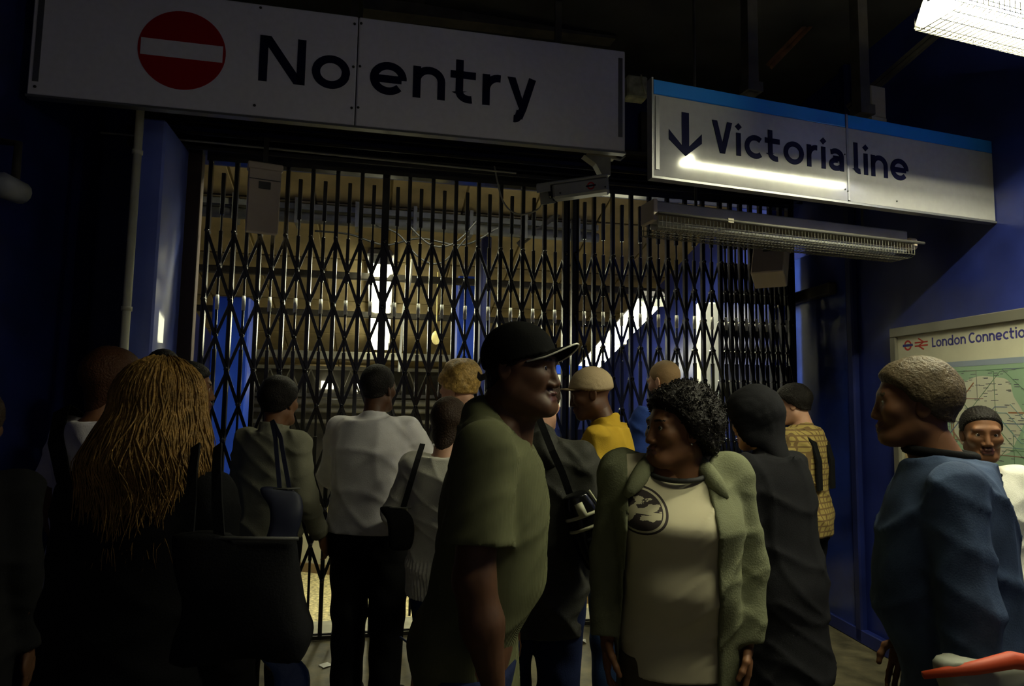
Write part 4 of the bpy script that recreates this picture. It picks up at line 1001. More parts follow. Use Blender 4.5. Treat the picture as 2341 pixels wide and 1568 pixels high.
    # ---------------- hair, caps
    HL = dict(x=[-1, -.55, -.25, 0, .25, .45, .7, 1], z=[-.60, -.52, -.30, .02, .10, .42, .56, .62])
    def shell(s, name, m, th, line=None, soft=.10, lump=.25, scale=40, seed=3, top=0.0, sub=None, fn=None, parent=None, keep=.0):
        D, Fc = ICO[s.sub]; line = line or s.HL
        zl = np.interp(D[:, 1], line['x'], line['z']); mk = np.clip((D[:, 2] - zl) / soft, 0, 1); mk = mk * mk * (3 - 2 * mk)
        P = HC + D * s.rad[:, None]; t = th + top * np.clip(D[:, 2], 0, 1)
        if fn is not None: t = t + fn(D)
        r = s.rad + t * mk * (1 + lump * fuzz(D, scale * .1, seed)) - .005 * (1 - mk) + (.0 if not lump else .0015 * fuzz(D, scale, seed + 1) * mk)
        V = HC + D * r[:, None]; F2 = Fc[(mk[Fc] > keep).any(1)]
        used = np.unique(F2); re = np.full(len(V), -1); re[used] = np.arange(len(used))
        return s.put(name, s.hp(V[used]), re[F2], m, parent)
    def add(s, name, mb, m, parent=None, head=False):
        if head: mb.v = [tuple(p) for p in s.hp(np.array(mb.v))]
        mb.v = [(p[0], p[1], p[2] + s.dz) for p in mb.v]
        return mb.build(name, m, parent or s.root)
    def world(s, p):
        a = s.root.rotation_euler.z; p = np.array(p, float); return rotz(a) @ p + np.array([s.root.location.x, s.root.location.y, s.dz])

def spot(px, ytop, Y, heading, H, hf=.035, lean=0, hx=0):
    """ground point under a figure whose head shows at px, ytop at depth Y"""
    P = at(px, ytop, Y); a = math.radians(heading); f = np.array([math.sin(a), math.cos(a)]); r = np.array([math.cos(a), -math.sin(a)])
    return P[:2] - f * (hf * H / 1.75 + lean) - r * hx
def tall(px, ytop, Y): return float(at(px, ytop, Y)[2])

# ================================================================== THE CROWD
def strands(m_list, roots, name, person, m, seg=5):
    mb = MB()
    for pts, r in roots: mb.tube(pts, r, seg)
    o = person.add(name, mb, m); tag(o, kind='stuff'); return o

# ---- 1 man in the black cap
H = tall(1200, 735, 1.80) - .020
p1 = Person('man in black peaked cap and olive ribbed T-shirt, front and centre', spot(1194, 735, 1.80, 97, H, .055, .06), 97, H, 1.16, hero=True, skin=SK_DARK, hf=.055, lean=.06, hyaw=16, hpitch=0, trap=.015, arm=1.25, head=1.0,
            ra=((.13, -.04, -1), (.02, .22, -1)), la=((.24, -.08, -1), (.06, -.02, -1)), face=dict(jaw=1.12, fat=.017, nose=1.25, lip=1.15, open=.6, gaze=(.15, 0)), hb=.010, shoulder=.178)
M_OLIVE = cloth('olive_rib', (0.098, 0.102, 0.052), wave=(130, .18))
p1.top(M_OLIVE, 't_shirt', 'short', .020, belly=.018, hem=.74, neck=.082, nz=1.47, fold=.004, h=.0085, sleeve_r=.078, seed=3, neck_fwd=.03, seat=.03)
p1.pants(C_DKDENIM, wide=1.0, waist=.88, grow=0); p1.shoes(C_BLACK)
capm = mat('cap_black', (0.006, 0.006, 0.006), .9, spec=.06, bump=.1, bscale=200)
CL = dict(x=[-1, -.4, 0, .5, .8, 1], z=[-.02, .04, .14, .30, .36, .38])
cap_ = p1.shell('cap', capm, .010, CL, soft=.03, lump=.0, top=.004)
def visor(P, m, trim, parent, z=.052, y0=.078, L=.082, Wd=.075, droop=.022, tilt=.10):
    rows = []; n = 17
    for t in (0, .25, .5, .75, 1.0):
        row = []
        for i in range(n):
            u = -1 + 2 * i / (n - 1); y = y0 - .055 * u * u * (1 - .15 * t) + L * t * math.sqrt(max(0, 1 - (abs(u) ** 2.6))) + .0
            x = Wd * u * (1 + .06 * t); zz = z - droop * u * u * (1 - .1 * t) + tilt * (L * t) * (1 - u * u) - .012 * t * t * 0 
            row.append((x, y, zz))
        rows.append(row)
    mb = MB(); k = len(rows)
    vs = [p for r in rows for p in r] + [(x, y, zz - .003) for r in rows for x, y, zz in r]; o = n * k; fs = []
    for j in range(k - 1):
        for i in range(n - 1): a = j * n + i; fs += [(a, a + 1, a + n + 1, a + n), (o + a + n, o + a + n + 1, o + a + 1, o + a)]
    mb.add(vs, fs, smooth=True); P.add('visor', mb, m, parent, head=True)
    if trim: 
        tb = MB(); tb.tube([(x, y + .001, zz - .0015) for x, y, zz in rows[-1]], .0026, 6); P.add('visor_trim', tb, trim, parent, head=True)
visor(p1, capm, mat('trim_white', (.75, .74, .62), .6), cap_, z=.058, y0=.092, L=.068, droop=.040, tilt=.22)
sb = MB()
for q in (-1, 1): sb.strap([(.03 * q, -.118, -.012), (.0, -.124, -.02)], .018, .003, (0, -1, 0))
p1.add('cap_strap', sb, mat('cap_strap_grey', (.10, .10, .10), .5), cap_, head=True)
p1.shell('hair', HAIR_BLACK, .004, soft=.08, lump=.2)
sm = MB(); R_ = p1
sm.tube([(.02, .235, 1.245), (-.07, .215, 1.235), (-.13, .17, 1.25)], .004, 6)

# ---- 2 woman with curly hair
H = 1.635
p2 = Person('woman with dark curly hair in grey-green cardigan over a cream printed T-shirt', spot(1545, 900, 2.08, 186, H, .03), 186, H, 1.06, hero=True, skin=SK_MID, neck=.058, hyaw=64, hpitch=-2, hf=.03, arm=1.15,
            la=((.20, .0, -1), (-.10, .22, -1)), ra=((.14, .0, -1), (.02, .20, -1)), face=dict(jaw=.98, fat=.006, nose=1.1, lip=1.2, gaze=(-.1, 0), ridge=.75, brow=.6), hb=.010, shoulder=.174)
M_TEE = bpy.data.materials.new('cream_print_tee'); M_TEE.use_nodes = True; nt = M_TEE.node_tree; b_ = nt.nodes['Principled BSDF']; b_.inputs['Roughness'].default_value = .85; b_.inputs['Specular IOR Level'].default_value = .2
tcn = nt.nodes.new('ShaderNodeTexCoord'); sx = nt.nodes.new('ShaderNodeSeparateXYZ'); nt.links.new(tcn.outputs['Object'], sx.inputs[0])
def mth(op, a, b=None, c=None):
    n = nt.nodes.new('ShaderNodeMath'); n.operation = op
    for i, v in enumerate((a, b, c)):
        if v is None: continue
        if isinstance(v, (int, float)): n.inputs[i].default_value = v
        else: nt.links.new(v, n.inputs[i])
    return n.outputs[0]
ex = mth('DIVIDE', mth('SUBTRACT', sx.outputs[0], .128), .082); ez = mth('DIVIDE', mth('SUBTRACT', sx.outputs[2], 1.236), .066)
er = mth('SQRT', mth('ADD', mth('MULTIPLY', ex, ex), mth('MULTIPLY', ez, ez)))
ringm = mth('LESS_THAN', mth('ABSOLUTE', mth('SUBTRACT', er, .95)), .045); ring2 = mth('LESS_THAN', mth('ABSOLUTE', mth('SUBTRACT', er, .80)), .02)
nzn = nt.nodes.new('ShaderNodeTexNoise'); nzn.inputs['Scale'].default_value = 26; nzn.inputs['Detail'].default_value = 5; mpn = nt.nodes.new('ShaderNodeMapping'); mpn.inputs['Scale'].default_value = (.6, 1, 1.5); nt.links.new(tcn.outputs['Object'], mpn.inputs[0]); nt.links.new(mpn.outputs[0], nzn.inputs['Vector'])
inner = mth('MULTIPLY', mth('LESS_THAN', er, .78), mth('GREATER_THAN', mth('ADD', nzn.outputs['Fac'], mth('MULTIPLY', mth('ABSOLUTE', ez), .22)), .53))
bar_ = mth('MULTIPLY', mth('LESS_THAN', mth('ABSOLUTE', mth('ADD', ez, .10)), .05), mth('LESS_THAN', er, .80))
msk = mth('MULTIPLY', mth('MINIMUM', mth('ADD', mth('ADD', ringm, ring2), mth('MULTIPLY', inner, mth('SUBTRACT', 1.0, bar_))), 1.0), mth('GREATER_THAN', sx.outputs[1], .0))
mxn = nt.nodes.new('ShaderNodeMix'); mxn.data_type = 'RGBA'; mxn.inputs[6].default_value = (.52, .48, .33, 1); mxn.inputs[7].default_value = (.045, .035, .035, 1); nt.links.new(msk, mxn.inputs[0]); nt.links.new(mxn.outputs[2], b_.inputs['Base Color'])
def tee_fold(X, Y, Z):
    rd = lambda t: (1 - np.abs(np.sin(t))) ** 2.2
    a = rd(46 * (Z - .62 * np.abs(X) + .12) + .9 * np.sin(9 * X)) * np.exp(-((Z - 1.25) / .085) ** 2) * np.clip(-(X + .0) * 11, 0, 1)
    b = rd(31 * Z + 9 * X + 1.3 * np.sin(11 * X)) * np.exp(-((Z - .93) / .12) ** 2) * np.clip(.55 - 3.0 * X, 0, 1)
    return np.where(Y > 0, 1, 0) * (-.014 * a - .012 * b)
p2.top(M_TEE, 't_shirt', 'none', .018, belly=.05, bust=.058, hem=.775, neck=.098, nz=1.46, fold=.0012, h=.007, warp=tee_fold, neck_fwd=.035, seed=5)
nr = MB(); kk = p2.s
nr.tube([(.094 * kk * math.sin(a), p2.lean + .035 + .094 * kk * math.cos(a) * 1.0, 1.425 * kk - .018 * math.cos(a) + .006) for a in np.linspace(-1.9, 1.9, 24)], .0085, 8)
p2.add('neck_band', nr, mat('neck_band_black', (.012, .012, .012), .8), p2.root)
M_CARD = cloth('cardigan_grey_green', (0.165, 0.175, 0.105), bump=.25, bscale=180)
def open_front(Fd):
    def f(X, Y, Z):
        half = .118 + .025 * np.clip((1.30 - Z) / .5, 0, 1); c = .036
        return np.maximum(np.abs(X - c) - half, np.maximum(.0 - Y, -(Z - .3)))
    def g(X, Y, Z): return -f(X, Y, Z)
    Fd.cut(g)
p2.top(M_CARD, 'cardigan', 'long', .040, belly=.05, bust=.052, hem=.60, neck=.105, nz=1.47, fold=.0045, h=.0085, cutfn=open_front, sleeve_r=.070, seed=9, neck_fwd=.02, flare=.04, cuffk=1.1)
for sg, x0 in ((-1, -.082), (1, .148)):
    cb = MB(); pts = []
    for t in np.linspace(0, 1, 9):
        z = (1.50 - .14 * t) * kk; pts.append((sg * (.055 + .075 * t) + (.034 * t if sg > 0 else 0), -.035 + .16 * min(1, t * 1.25), z))
    cb.tube(pts, [.012, .019, .024, .027, .028, .027, .024, .018, .010], 12); p2.add('collar', cb, M_CARD, p2.root)
p2.pants(cloth('trousers_taupe', (0.085, 0.070, 0.045)), wide=.98, waist=.84, grow=.0); p2.shoes(C_BLACK)
LC = dict(x=[-1, -.5, -.2, .1, .35, .55, .75, 1], z=[-.75, -.62, -.42, -.20, .22, .48, .56, .60])
hb = p2.shell('hair', HAIR_BLACK, .034, LC, soft=.22, lump=.22, scale=70, seed=8, top=-.008, fn=lambda D: .026 * np.clip(-D[:, 1] + .3, 0, 1))
cur = MB(); D, Fc = ICO[6]; zl = np.interp(D[:, 1], LC['x'], LC['z']); ok = np.where(D[:, 2] > zl + .06)[0]; rc = random.Random(3)
for i in rc.sample(list(ok), 1500):
    d = D[i]; mk = min(1, (d[2] - zl[i]) / .22); c = HC + d * (p2.rad[i] + (.030 + .026 * min(1, max(0, .3 - d[1]))) * mk * rc.uniform(.75, 1.15)); a = np.cross(d, [rc.uniform(-1, 1), rc.uniform(-1, 1), rc.uniform(-1, 1)]); a /= np.linalg.norm(a) + 1e-6; b = np.cross(d, a); R = rc.uniform(.004, .0075); ph = rc.uniform(0, 6)
    cur.tube([c + R * (math.cos(ph + t) * a + math.sin(ph + t) * (b * .5 + d * .9)) + b * .0012 * t for t in np.linspace(0, 5.2, 8)], .0016, 3, cap=False)
tag(p2.add('curls', cur, HAIR_BLACK, p2.root, head=True), kind='stuff')
p2.add('earring', MB().sphere((-.078, -.006, -.040), .0045, 8, 6), mat('earring_silver', (.9, .9, .85), .15, .9), p2.root, head=True)

# ---- 3 woman with long fair hair, seen from behind
H = tall(372, 822, 1.62) - .028
p3 = Person('woman in black coat with long wavy blond hair, seen from behind at the left', spot(378, 822, 1.62, 6, H, .03), 6, H, 1.0, skin=SK_LIGHT, brow=HAIR_BLOND, ra=((.16, .05, -1), (.02, .35, -1)), hb=.012)
p3.top(C_BLACK, 'coat', 'long', .024, hem=.42, collar=1.50, fold=.005, h=.011, flare=.18, sleeve_r=.068, seat=.02)
p3.pants(C_BLACK); p3.shoes(C_BLACK)
LL = dict(x=[-1, -.5, 0, .25, .45, .7, 1], z=[-1, -.9, -.6, -.3, .42, .56, .62])
p3.shell('hair', HAIR_BLOND, .020, LL, soft=.10, lump=.12, scale=30, seed=4, keep=.2)
rl = random.Random(11); roots = []
for i in range(1500):
    az = rl.uniform(-2.05, 2.05); el = rl.uniform(-.1, 1.25); st = np.array([math.sin(az) * math.cos(el), -math.cos(az) * math.cos(el), math.sin(el)])
    pts = []; wa, wf, wp = rl.uniform(.006, .017), rl.uniform(22, 40), rl.uniform(0, 6)
    r0 = .108 + .018 * rl.random(); side = np.array([math.cos(az), math.sin(az), 0])
    zend = -.12 - rl.uniform(.10, .27)
    zs = np.linspace(r0 * st[2], zend, 15); spread = rl.uniform(.9, 1.25)
    for z in zs:
        if z > -.02: hr = math.sqrt(max(1e-4, 1 - min(.98, (z / .118)) ** 2)) * r0
        else: hr = r0 * (1 + .42 * min(1, (-.02 - z) / .14) * spread)
        zz = z; w_ = wa * min(1, max(0, (.10 - z) / .2)) * math.sin(wf * (.1 - z) + wp)
        ycen = -.008 - .030 * min(1, max(0, (-.04 - z) / .1))
        flat = 1 - .34 * min(1, max(0, (-.06 - z) / .15))
        pts.append(p3.hc + np.array([hr * math.sin(az) * 1.0 * .92, ycen - hr * math.cos(az) * flat * (1 if math.cos(az) > 0 else .6), zz + .035]) * p3.hs + side * w_ + np.array([0, -.6, 0]) * abs(w_) * .4)
    rr_ = rl.uniform(.0013, .0032)
    roots.append((pts, [rr_ * (1 - .75 * (k / 14) ** 2.2) for k in range(15)]))
strands(None, roots, 'hair_locks', p3, HAIR_BLOND, 4)

# ---- 4 man in denim jacket hurrying left
H = tall(2085, 825, 1.86)
p4 = Person('grey-brown-haired man in a blue denim jacket walking left at the right edge', spot(2085, 825, 1.86, 298, H, .06, .03), 298, H, 1.30, skin=SK_MID, brow=HAIR_GREY, hf=.06, lean=.03, hyaw=-6, ra=((.12, .10, -1), (0, .25, -1)), la=((.14, -.05, -1), (0, .08, -1)), rl=((0, .18, -1), (0, -.25, -1)), ll=((0, -.12, -1), (0, -.22, -1)))  # brown skin stands in for shade on this face
M_JKT = cloth('denim_jacket', (0.062, 0.092, 0.17), var=.35, vscale=7)
p4.top(M_JKT, 'denim_jacket', 'long', .030, hem=.80, neck=0, collar=1.475, fold=.007, h=.0105, sleeve_r=.076, seed=12, belly=.03)
nb4 = MB(); nb4.tube([(.080 * math.sin(a), p4.lean + .0 + .080 * math.cos(a), 1.495 * p4.s + .008 * math.cos(a)) for a in np.linspace(0, 6.283, 22)], .014, 8); p4.add('dark_collar', nb4, C_BLACK, p4.root)
p4.pants(C_DKDENIM); p4.shoes(C_BLACK)
p4.shell('hair', HAIR_GREY, .020, soft=.12, lump=.3, scale=35)

# ---- 5 boy by the map
H = tall(2246, 935, 2.72)
p5 = Person('boy in a white T-shirt standing in front of the rail map', spot(2240, 936, 2.72, 196, H, .03), 196, H, .92, hero=True, skin=SK_MID, hyaw=6, hpitch=4, head=.95, brow=LIP_D, face=dict(jaw=.98, nose=1.05, lip=1.1, brow=.55), ra=((.12, .0, -1), (.0, .1, -1)))
p5.top(cloth('cotton_white', (0.74, 0.73, 0.66)), 't_shirt', 'short', .026, hem=.74, neck=.072, nz=1.485, fold=.005, sleeve_r=.072)
nr = MB(); nr.tube([(.070 * p5.s * math.sin(a), .02 + .070 * p5.s * math.cos(a), 1.455 * p5.s - .010 * math.cos(a)) for a in np.linspace(0, 6.283, 24)], .009, 8); p5.add('neck_band', nr, C_BLACK, p5.root)
p5.pants(C_DKDENIM); p5.shoes(C_BLACK); p5.shell('hair', HAIR_BLACK, .007, soft=.20, lump=.1, scale=60)

# ---- 6 man in the white shirt at the gate
H = tall(865, 836, 3.45) - .008
p6 = Person('man in a billowing white shirt and black trousers facing the gate', spot(866, 836, 3.45, 12, H, .03), 12, H, 1.14, skin=SK_DARK, ra=((.30, .55, -.8), (.0, .75, .45)), la=((.28, .35, -.9), (.1, .9, .2)), hyaw=8)
p6.top(cloth('shirt_white', (0.62, 0.60, 0.62)), 'shirt', 'long', .050, hem=.90, neck=0, collar=1.50, fold=.0055, h=.0115, sleeve_r=.082, seed=21, flare=0)
p6.pants(C_BLACK, wide=1.25, grow=.02, waist=1.02); p6.shoes(C_BLACK); p6.shell('hair', HAIR_BLACK, .010, soft=.06, lump=.1, scale=60)

# ---- 7 woman in the white jumper
H = tall(1038, 914, 3.02) - .012
p7 = Person('dark-haired woman in white ribbed jumper and jeans, half hidden by the man in the cap', spot(1028, 914, 3.02, 14, H, .03), 14, H, .98, skin=SK_LIGHT, ra=((.2, .3, -1), (0, .8, .1)), la=((.42, .10, -.9), (.05, .75, -.2)), hpitch=8)
def ribs(X, Y, Z):
    m = np.clip((.86 - Z) / .02, 0, 1); return m * (.001 + .0042 * np.cos(50 * np.arctan2(X, Y)))
p7.top(cloth('wool_white', (0.66, 0.64, 0.56)), 'jumper', 'long', .032, hem=.775, neck=.070, fold=.004, h=.006, sleeve_r=.066, seed=14, warp=ribs, bust=.02)
p7.pants(C_DENIM, wide=.92, waist=.88, grow=0); p7.shoes(C_BLACK); p7.shell('hair', HAIR_DARK, .016, dict(x=[-1, -.5, -.2, .1, .35, .55, .8, 1], z=[-.92, -.85, -.65, -.30, .2, .5, .58, .62]), soft=.12, lump=.15, scale=50)

# ---- 8 woman with hair pinned up
H = tall(1055, 826, 3.62) - .05
p8 = Person('woman with pinned-up blond hair looking down by the gate', spot(1055, 826, 3.62, 300, H, .03), 300, H, .95, skin=SK_LIGHT, brow=HAIR_BLOND, hpitch=22, hf=.05)
p8.top(C_BLACK, 'jacket', 'long', .02, hem=.80, collar=1.50); p8.pants(C_BLACK); p8.shoes(C_BLACK)
p8.shell('hair', mat('hair_golden', (0.42, 0.26, 0.075), .4, var=.35, vscale=60, bump=.6, bscale=90, spec=.3), .026, soft=.14, lump=.35, scale=45, seed=9, fn=lambda D: .035 * np.clip(-D[:, 1] * .7 + D[:, 2] * .7, 0, 1) ** 2)
cm = MB().strap([(-.03, -.12, .10), (.0, -.145, .07), (.03, -.14, .03)], .03, .012, (0, -1, .4)); p8.add('hair_clip', cm, mat('clip_dark', (.02, .015, .012), .3), p8.root, head=True)

# ---- 9 person in the grey jumper
H = tall(638, 860, 3.30) - .022
p9 = Person('dark-haired person in a grey fleece with a bag strap, left of the white shirt', spot(638, 860, 3.30, 16, H, .02), 16, H, .95, skin=SK_MID, ra=((.20, -.02, -1), (.05, .55, -.8)), la=((.25, .15, -1), (0, .7, -.2)), shoulder=.17)
p9.top(cloth('fleece_grey', (0.20, 0.195, 0.145)), 'fleece', 'long', .026, hem=.76, collar=1.515, fold=.006, sleeve_r=.070, seed=31)
p9.pants(C_BLACK); p9.shoes(C_BLACK); p9.shell('hair', HAIR_BLACK, .022, soft=.12, lump=.25, scale=40)

# ---- 10 person in the hooded black jacket
H = tall(1232, 850, 2.62) - .015
p10 = Person('person in a dark grey jacket and jeans behind the man in the cap', spot(1232, 850, 2.62, 20, H, .02), 20, H, 1.12, skin=SK_LIGHT, ra=((.14, .05, -1), (0, .5, -.8)), la=((.2, .3, -1), (0, .9, 0)))
p10.top(cloth('jacket_charcoal', (0.042, 0.042, 0.036), rough=.6), 'jacket', 'long', .040, hem=.72, collar=1.54, fold=.008, sleeve_r=.080, seed=17)
hd_ = Field((-.16, -.26, 1.30), (.16, .02, 1.56), .01); hd_.add(f_ell((0, -.115, 1.42), (.115, .065, .075)), .02); hd_.add(f_cap((-.07, -.07, 1.48), (.07, -.07, 1.48), .04, .04), .04); hd_.warp(lambda X, Y, Z: .006 * np.sin(60 * X + 30 * Z))
V, Q = hd_.surf(); V[:, 2] *= p10.s; p10.put('hood', V, Q, cloth('jacket_charcoal', (0.042, 0.042, 0.036)))
p10.pants(C_DKDENIM, wide=1.15); p10.shoes(C_BLACK); p10.shell('hair', HAIR_DARK, .015)

# ---- 11 man in the yellow jacket and beige cap
H = tall(1345, 838, 3.22) - .02
p11 = Person('man in a mustard yellow jacket and beige flat cap facing left', spot(1350, 838, 3.22, 292, H, .075, .03), 292, H, 1.08, skin=SK_DARK, hf=.075, lean=.03, hyaw=-14, hpitch=12, la=((.10, .12, -1), (0, .5, -.8)), ra=((.1, .2, -1), (0, .6, -.7)), face=dict(jaw=1.05, nose=1.2, lip=1.2))
p11.top(cloth('jacket_mustard', (0.40, 0.255, 0.025)), 'jacket', 'long', .034, hem=.80, collar=1.52, fold=.008, sleeve_r=.080, seed=23, belly=.02)
p11.pants(C_DENIM); p11.shoes(C_BLACK)
bcm = mat('cap_beige', (0.36, 0.27, 0.155), .85, bump=.2, bscale=200); bc = p11.shell('cap', bcm, .016, CL, soft=.04, lump=.05, top=-.004)
visor(p11, bcm, None, bc, z=.048, y0=.085, L=.06, Wd=.072)

# ---- 12 cropped man
H = tall(1520, 828, 3.92)
p12 = Person('man with cropped fair hair in a blue jacket behind the curly-haired woman', spot(1520, 828, 3.92, 335, H, .03), 335, H, 1.10, skin=SK_LIGHT, brow=HAIR_SHORTBL, hpitch=14, hyaw=-10, ra=((.3, .1, -1), (0, .9, -.2)))
p12.top(cloth('jacket_royal_blue', (0.02, 0.045, 0.20)), 'jacket', 'long', .035, hem=.80, collar=1.51, sleeve_r=.080, seed=27, fold=.007); p12.pants(C_BLACK); p12.shoes(C_BLACK)
p12.shell('hair', HAIR_SHORTBL, .004, soft=.10, lump=.1, scale=80)

# ---- 13 hooded figure
H = tall(1742, 884, 2.85) - .03
p13 = Person('hooded figure in a long dark coat walking left past the blue door', spot(1722, 884, 2.85, 322, H, .06, .05), 322, H, 1.22, skin=SK_LIGHT, hf=.06, lean=.05, hpitch=16, rl=((0, .22, -1), (0, -.12, -1)), ll=((0, -.16, -1), (0, -.30, -1)), la=((.12, -.05, -1), (0, .35, -1)), ra=((.1, .2, -1), (0, .5, -1)))
M_COAT = cloth('coat_dark_grey', (0.011, 0.011, 0.013))
p13.top(M_COAT, 'coat', 'long', .050, hem=.50, collar=1.52, fold=.006, h=.0115, sleeve_r=.086, seed=33, flare=.16)
p13.shell('hood', M_COAT, .044, dict(x=[-1, -.4, 0, .3, .5, .75, 1], z=[-1, -1, -.95, -.6, .25, .5, .60]), soft=.16, lump=.28, scale=25, keep=.1)
p13.pants(cloth('trousers_olive', (0.085, 0.070, 0.030)), wide=1.15); p13.shoes(C_BLACK); p13.shell('hair', HAIR_DARK, .010)

# ---- 14 man in the checked shirt
M_CHECK = bpy.data.materials.new('yellow_check'); M_CHECK.use_nodes = True; nt = M_CHECK.node_tree; b_ = nt.nodes['Principled BSDF']; b_.inputs['Roughness'].default_value = .85
tcn = nt.nodes.new('ShaderNodeTexCoord'); sx = nt.nodes.new('ShaderNodeSeparateXYZ'); nt.links.new(tcn.outputs['Object'], sx.inputs[0])
l1 = mth('LESS_THAN', mth('FRACT', mth('MULTIPLY', mth('ADD', sx.outputs[0], sx.outputs[1]), 30.0)), .28); l2 = mth('LESS_THAN', mth('FRACT', mth('MULTIPLY', sx.outputs[2], 30.0)), .28)
mxn = nt.nodes.new('ShaderNodeMix'); mxn.data_type = 'RGBA'; mxn.inputs[6].default_value = (.33, .245, .07, 1); mxn.inputs[7].default_value = (.15, .09, .03, 1); nt.links.new(mth('MAXIMUM', l1, l2), mxn.inputs[0]); nt.links.new(mxn.outputs[2], b_.inputs['Base Color'])
H = tall(1808, 878, 4.15) - .02
p14 = Person('black-haired man in a yellow checked shirt with dark rucksack straps by the blue door', spot(1812, 878, 4.15, 318, H, .04, .02), 318, H, 1.12, skin=SK_LIGHT, hf=.04, lean=.02, hpitch=10, hyaw=-14, ra=((.36, .18, -1), (-.1, .7, -.6)))
p14.top(M_CHECK, 'shirt', 'long', .034, hem=.80, collar=1.50, sleeve_r=.082, seed=41, fold=.006); p14.pants(C_BLACK); p14.shoes(C_BLACK); p14.shell('hair', HAIR_BLACK, .020, soft=.1, lump=.25)

for q in (-1, 1):
    st = MB(); k_ = p14.s; st.strap([(.085 * q, .10, 1.34 * k_), (.088 * q, .05, 1.44 * k_), (.09 * q, -.04, 1.465 * k_), (.092 * q, -.10, 1.39 * k_), (.092 * q, -.128, 1.28 * k_), (.092 * q, -.128, 1.10 * k_)], .06, .012, [(0, 1, .6), (0, .3, 1), (0, -.5, 1), (0, -1, .5), (0, -1, .1), (0, -1, 0)]); p14.add('strap', st, C_BLACK, p14.root)
# ---- 15 person in a white T-shirt at the left
H = tall(268, 797, 2.62) - .02
p15 = Person('auburn-haired person in a white T-shirt with a black strap, left of the blond woman', spot(262, 797, 2.62, 22, H, .03), 22, H, 1.02, skin=SK_MID, la=((.28, .02, -1), (.05, .3, -1)), hyaw=6)
p15.top(cloth('tee_white_pink', (0.82, 0.76, 0.78)), 't_shirt', 'short', .024, hem=.80, neck=.075, sleeve_r=.076, seed=51, fold=.005); p15.pants(C_BLACK); p15.shoes(C_BLACK)
p15.shell('hair', HAIR_RED, .024, dict(x=[-1, -.5, -.2, .1, .35, .55, .8, 1], z=[-.92, -.85, -.7, -.35, .2, .5, .58, .62]), soft=.14, lump=.2, scale=35)
bs = MB(); bs.strap([(-.175, .04, 1.44), (-.165, -.05, 1.49), (-.09, -.115, 1.38), (.0, -.14, 1.26), (.10, -.145, 1.10)], .075, .006, [(-.4, 0, 1), (-.2, -.7, .8), (0, -1, .3), (0, -1, .1), (0, -1, .1)]); p15.add('strap', bs, C_BLACK, p15.root)

# ---- 16, 17, 18 figures in the dark at the left
H = tall(383, 800, 3.30)
p16 = Person('shaven-headed man whose crown shows above the long blond hair', spot(376, 800, 3.34, 350, H, .03), 350, H, .9, skin=SK_DARK)
p16.top(C_BLACK, 'jacket', 'long', .03, hem=.8, collar=1.5); p16.pants(C_BLACK); p16.shoes(C_BLACK); p16.shell('hair', HAIR_BLACK, .003, lump=.1)
H = tall(432, 828, 2.95) - .015
p17 = Person('black-haired man in a dark blue shirt looking right beside the blond hair', spot(436, 828, 2.95, 62, H, .04), 62, H, 1.02, skin=SK_MID, hf=.04, face=dict(jaw=1.02))  # darker skin tone replaces the shade over his face
p17.top(cloth('shirt_dark_blue', (0.02, 0.035, 0.11)), 'shirt', 'long', .03, hem=.78, collar=1.49, sleeve_r=.076, seed=61); p17.pants(C_BLACK); p17.shoes(C_BLACK); p17.shell('hair', HAIR_BLACK, .016, soft=.1, lump=.2)
H = tall(-62, 896, 1.98)
p18 = Person('shadowy person in black cut off by the left edge', spot(-62, 896, 1.98, 340, H, .03), 340, H, 1.0, skin=SK_DARK)  # skin darkened in place of the deep shade at this edge
p18.top(C_BLACK, 'jacket', 'long', .03, hem=.78, collar=1.5); p18.pants(C_BLACK); p18.shoes(C_BLACK); p18.shell('hair', HAIR_DARK, .016)

# ================================================================== BAGS AND SMALL THINGS
def tote(name, label, cat, c, rz, w, h, d, m, straps=(), strap_m=None, sag=.12, extra=None, tilt=0, strap_w=.022, nrm=(0, -1, 0)):
    """soft bag hanging below point c (world); straps = lists of world points"""
    r = thing(name, label, cat, c, rz)
    if tilt: r.rotation_euler = (0, tilt, rz)
    Fd = Field((-w / 2 - .06, -d / 2 - .06, -h - .06), (w / 2 + .06, d / 2 + .06, .05), .011)
    Fd.add(f_prof([(-h, w * .46, d * .5, 0), (-h * .8, w * .5, d * .55, 0), (-h * .4, w * .485, d * .42, 0), (-.03, w * .46, d * .22, 0), (0, w * .46, d * .16, 0)], 3.6), .02)
    Fd.warp(lambda X, Y, Z: .006 * np.sin(17 * X + 21 * Z) + .004 * np.sin(31 * X - 24 * Z + 1))
    V, Q = Fd.surf(); link_mesh('bag_body', np_mesh('bag_body', V, Q, m), r)
    inv = np.array(rotz(rz)).T
    if tilt: inv = np.array(Matrix.Rotation(tilt, 3, 'Y')).T @ inv
    for s_ in straps:
        pts = [inv @ (np.array(p) - np.array(c)) for p in s_]; MB().strap(pts, strap_w, .005, inv @ np.array(nrm, float)).build('strap', strap_m or m, r)
    MB().tube([(-w * .45, -d * .17, 0), (w * .45, -d * .17, 0)], .004, 6).build('rim_seam', mat('seam_grey', (.05, .05, .045), .6), r)
    return r
c = at(556, 1226, 1.36)
tote('tote_bag', 'large black shopper hanging from the blond woman\'s shoulder', 'bag', c, .05, .26, .235, .12, C_BLACK, [[at(503, 1226, 1.35), at(498, 1150, 1.37), at(497, 1075, 1.42), at(500, 1020, 1.50)], [at(432, 1226, 1.36), at(438, 1150, 1.38), at(442, 1080, 1.42), at(450, 1020, 1.50)]])
c = at(652, 1116, 3.02)
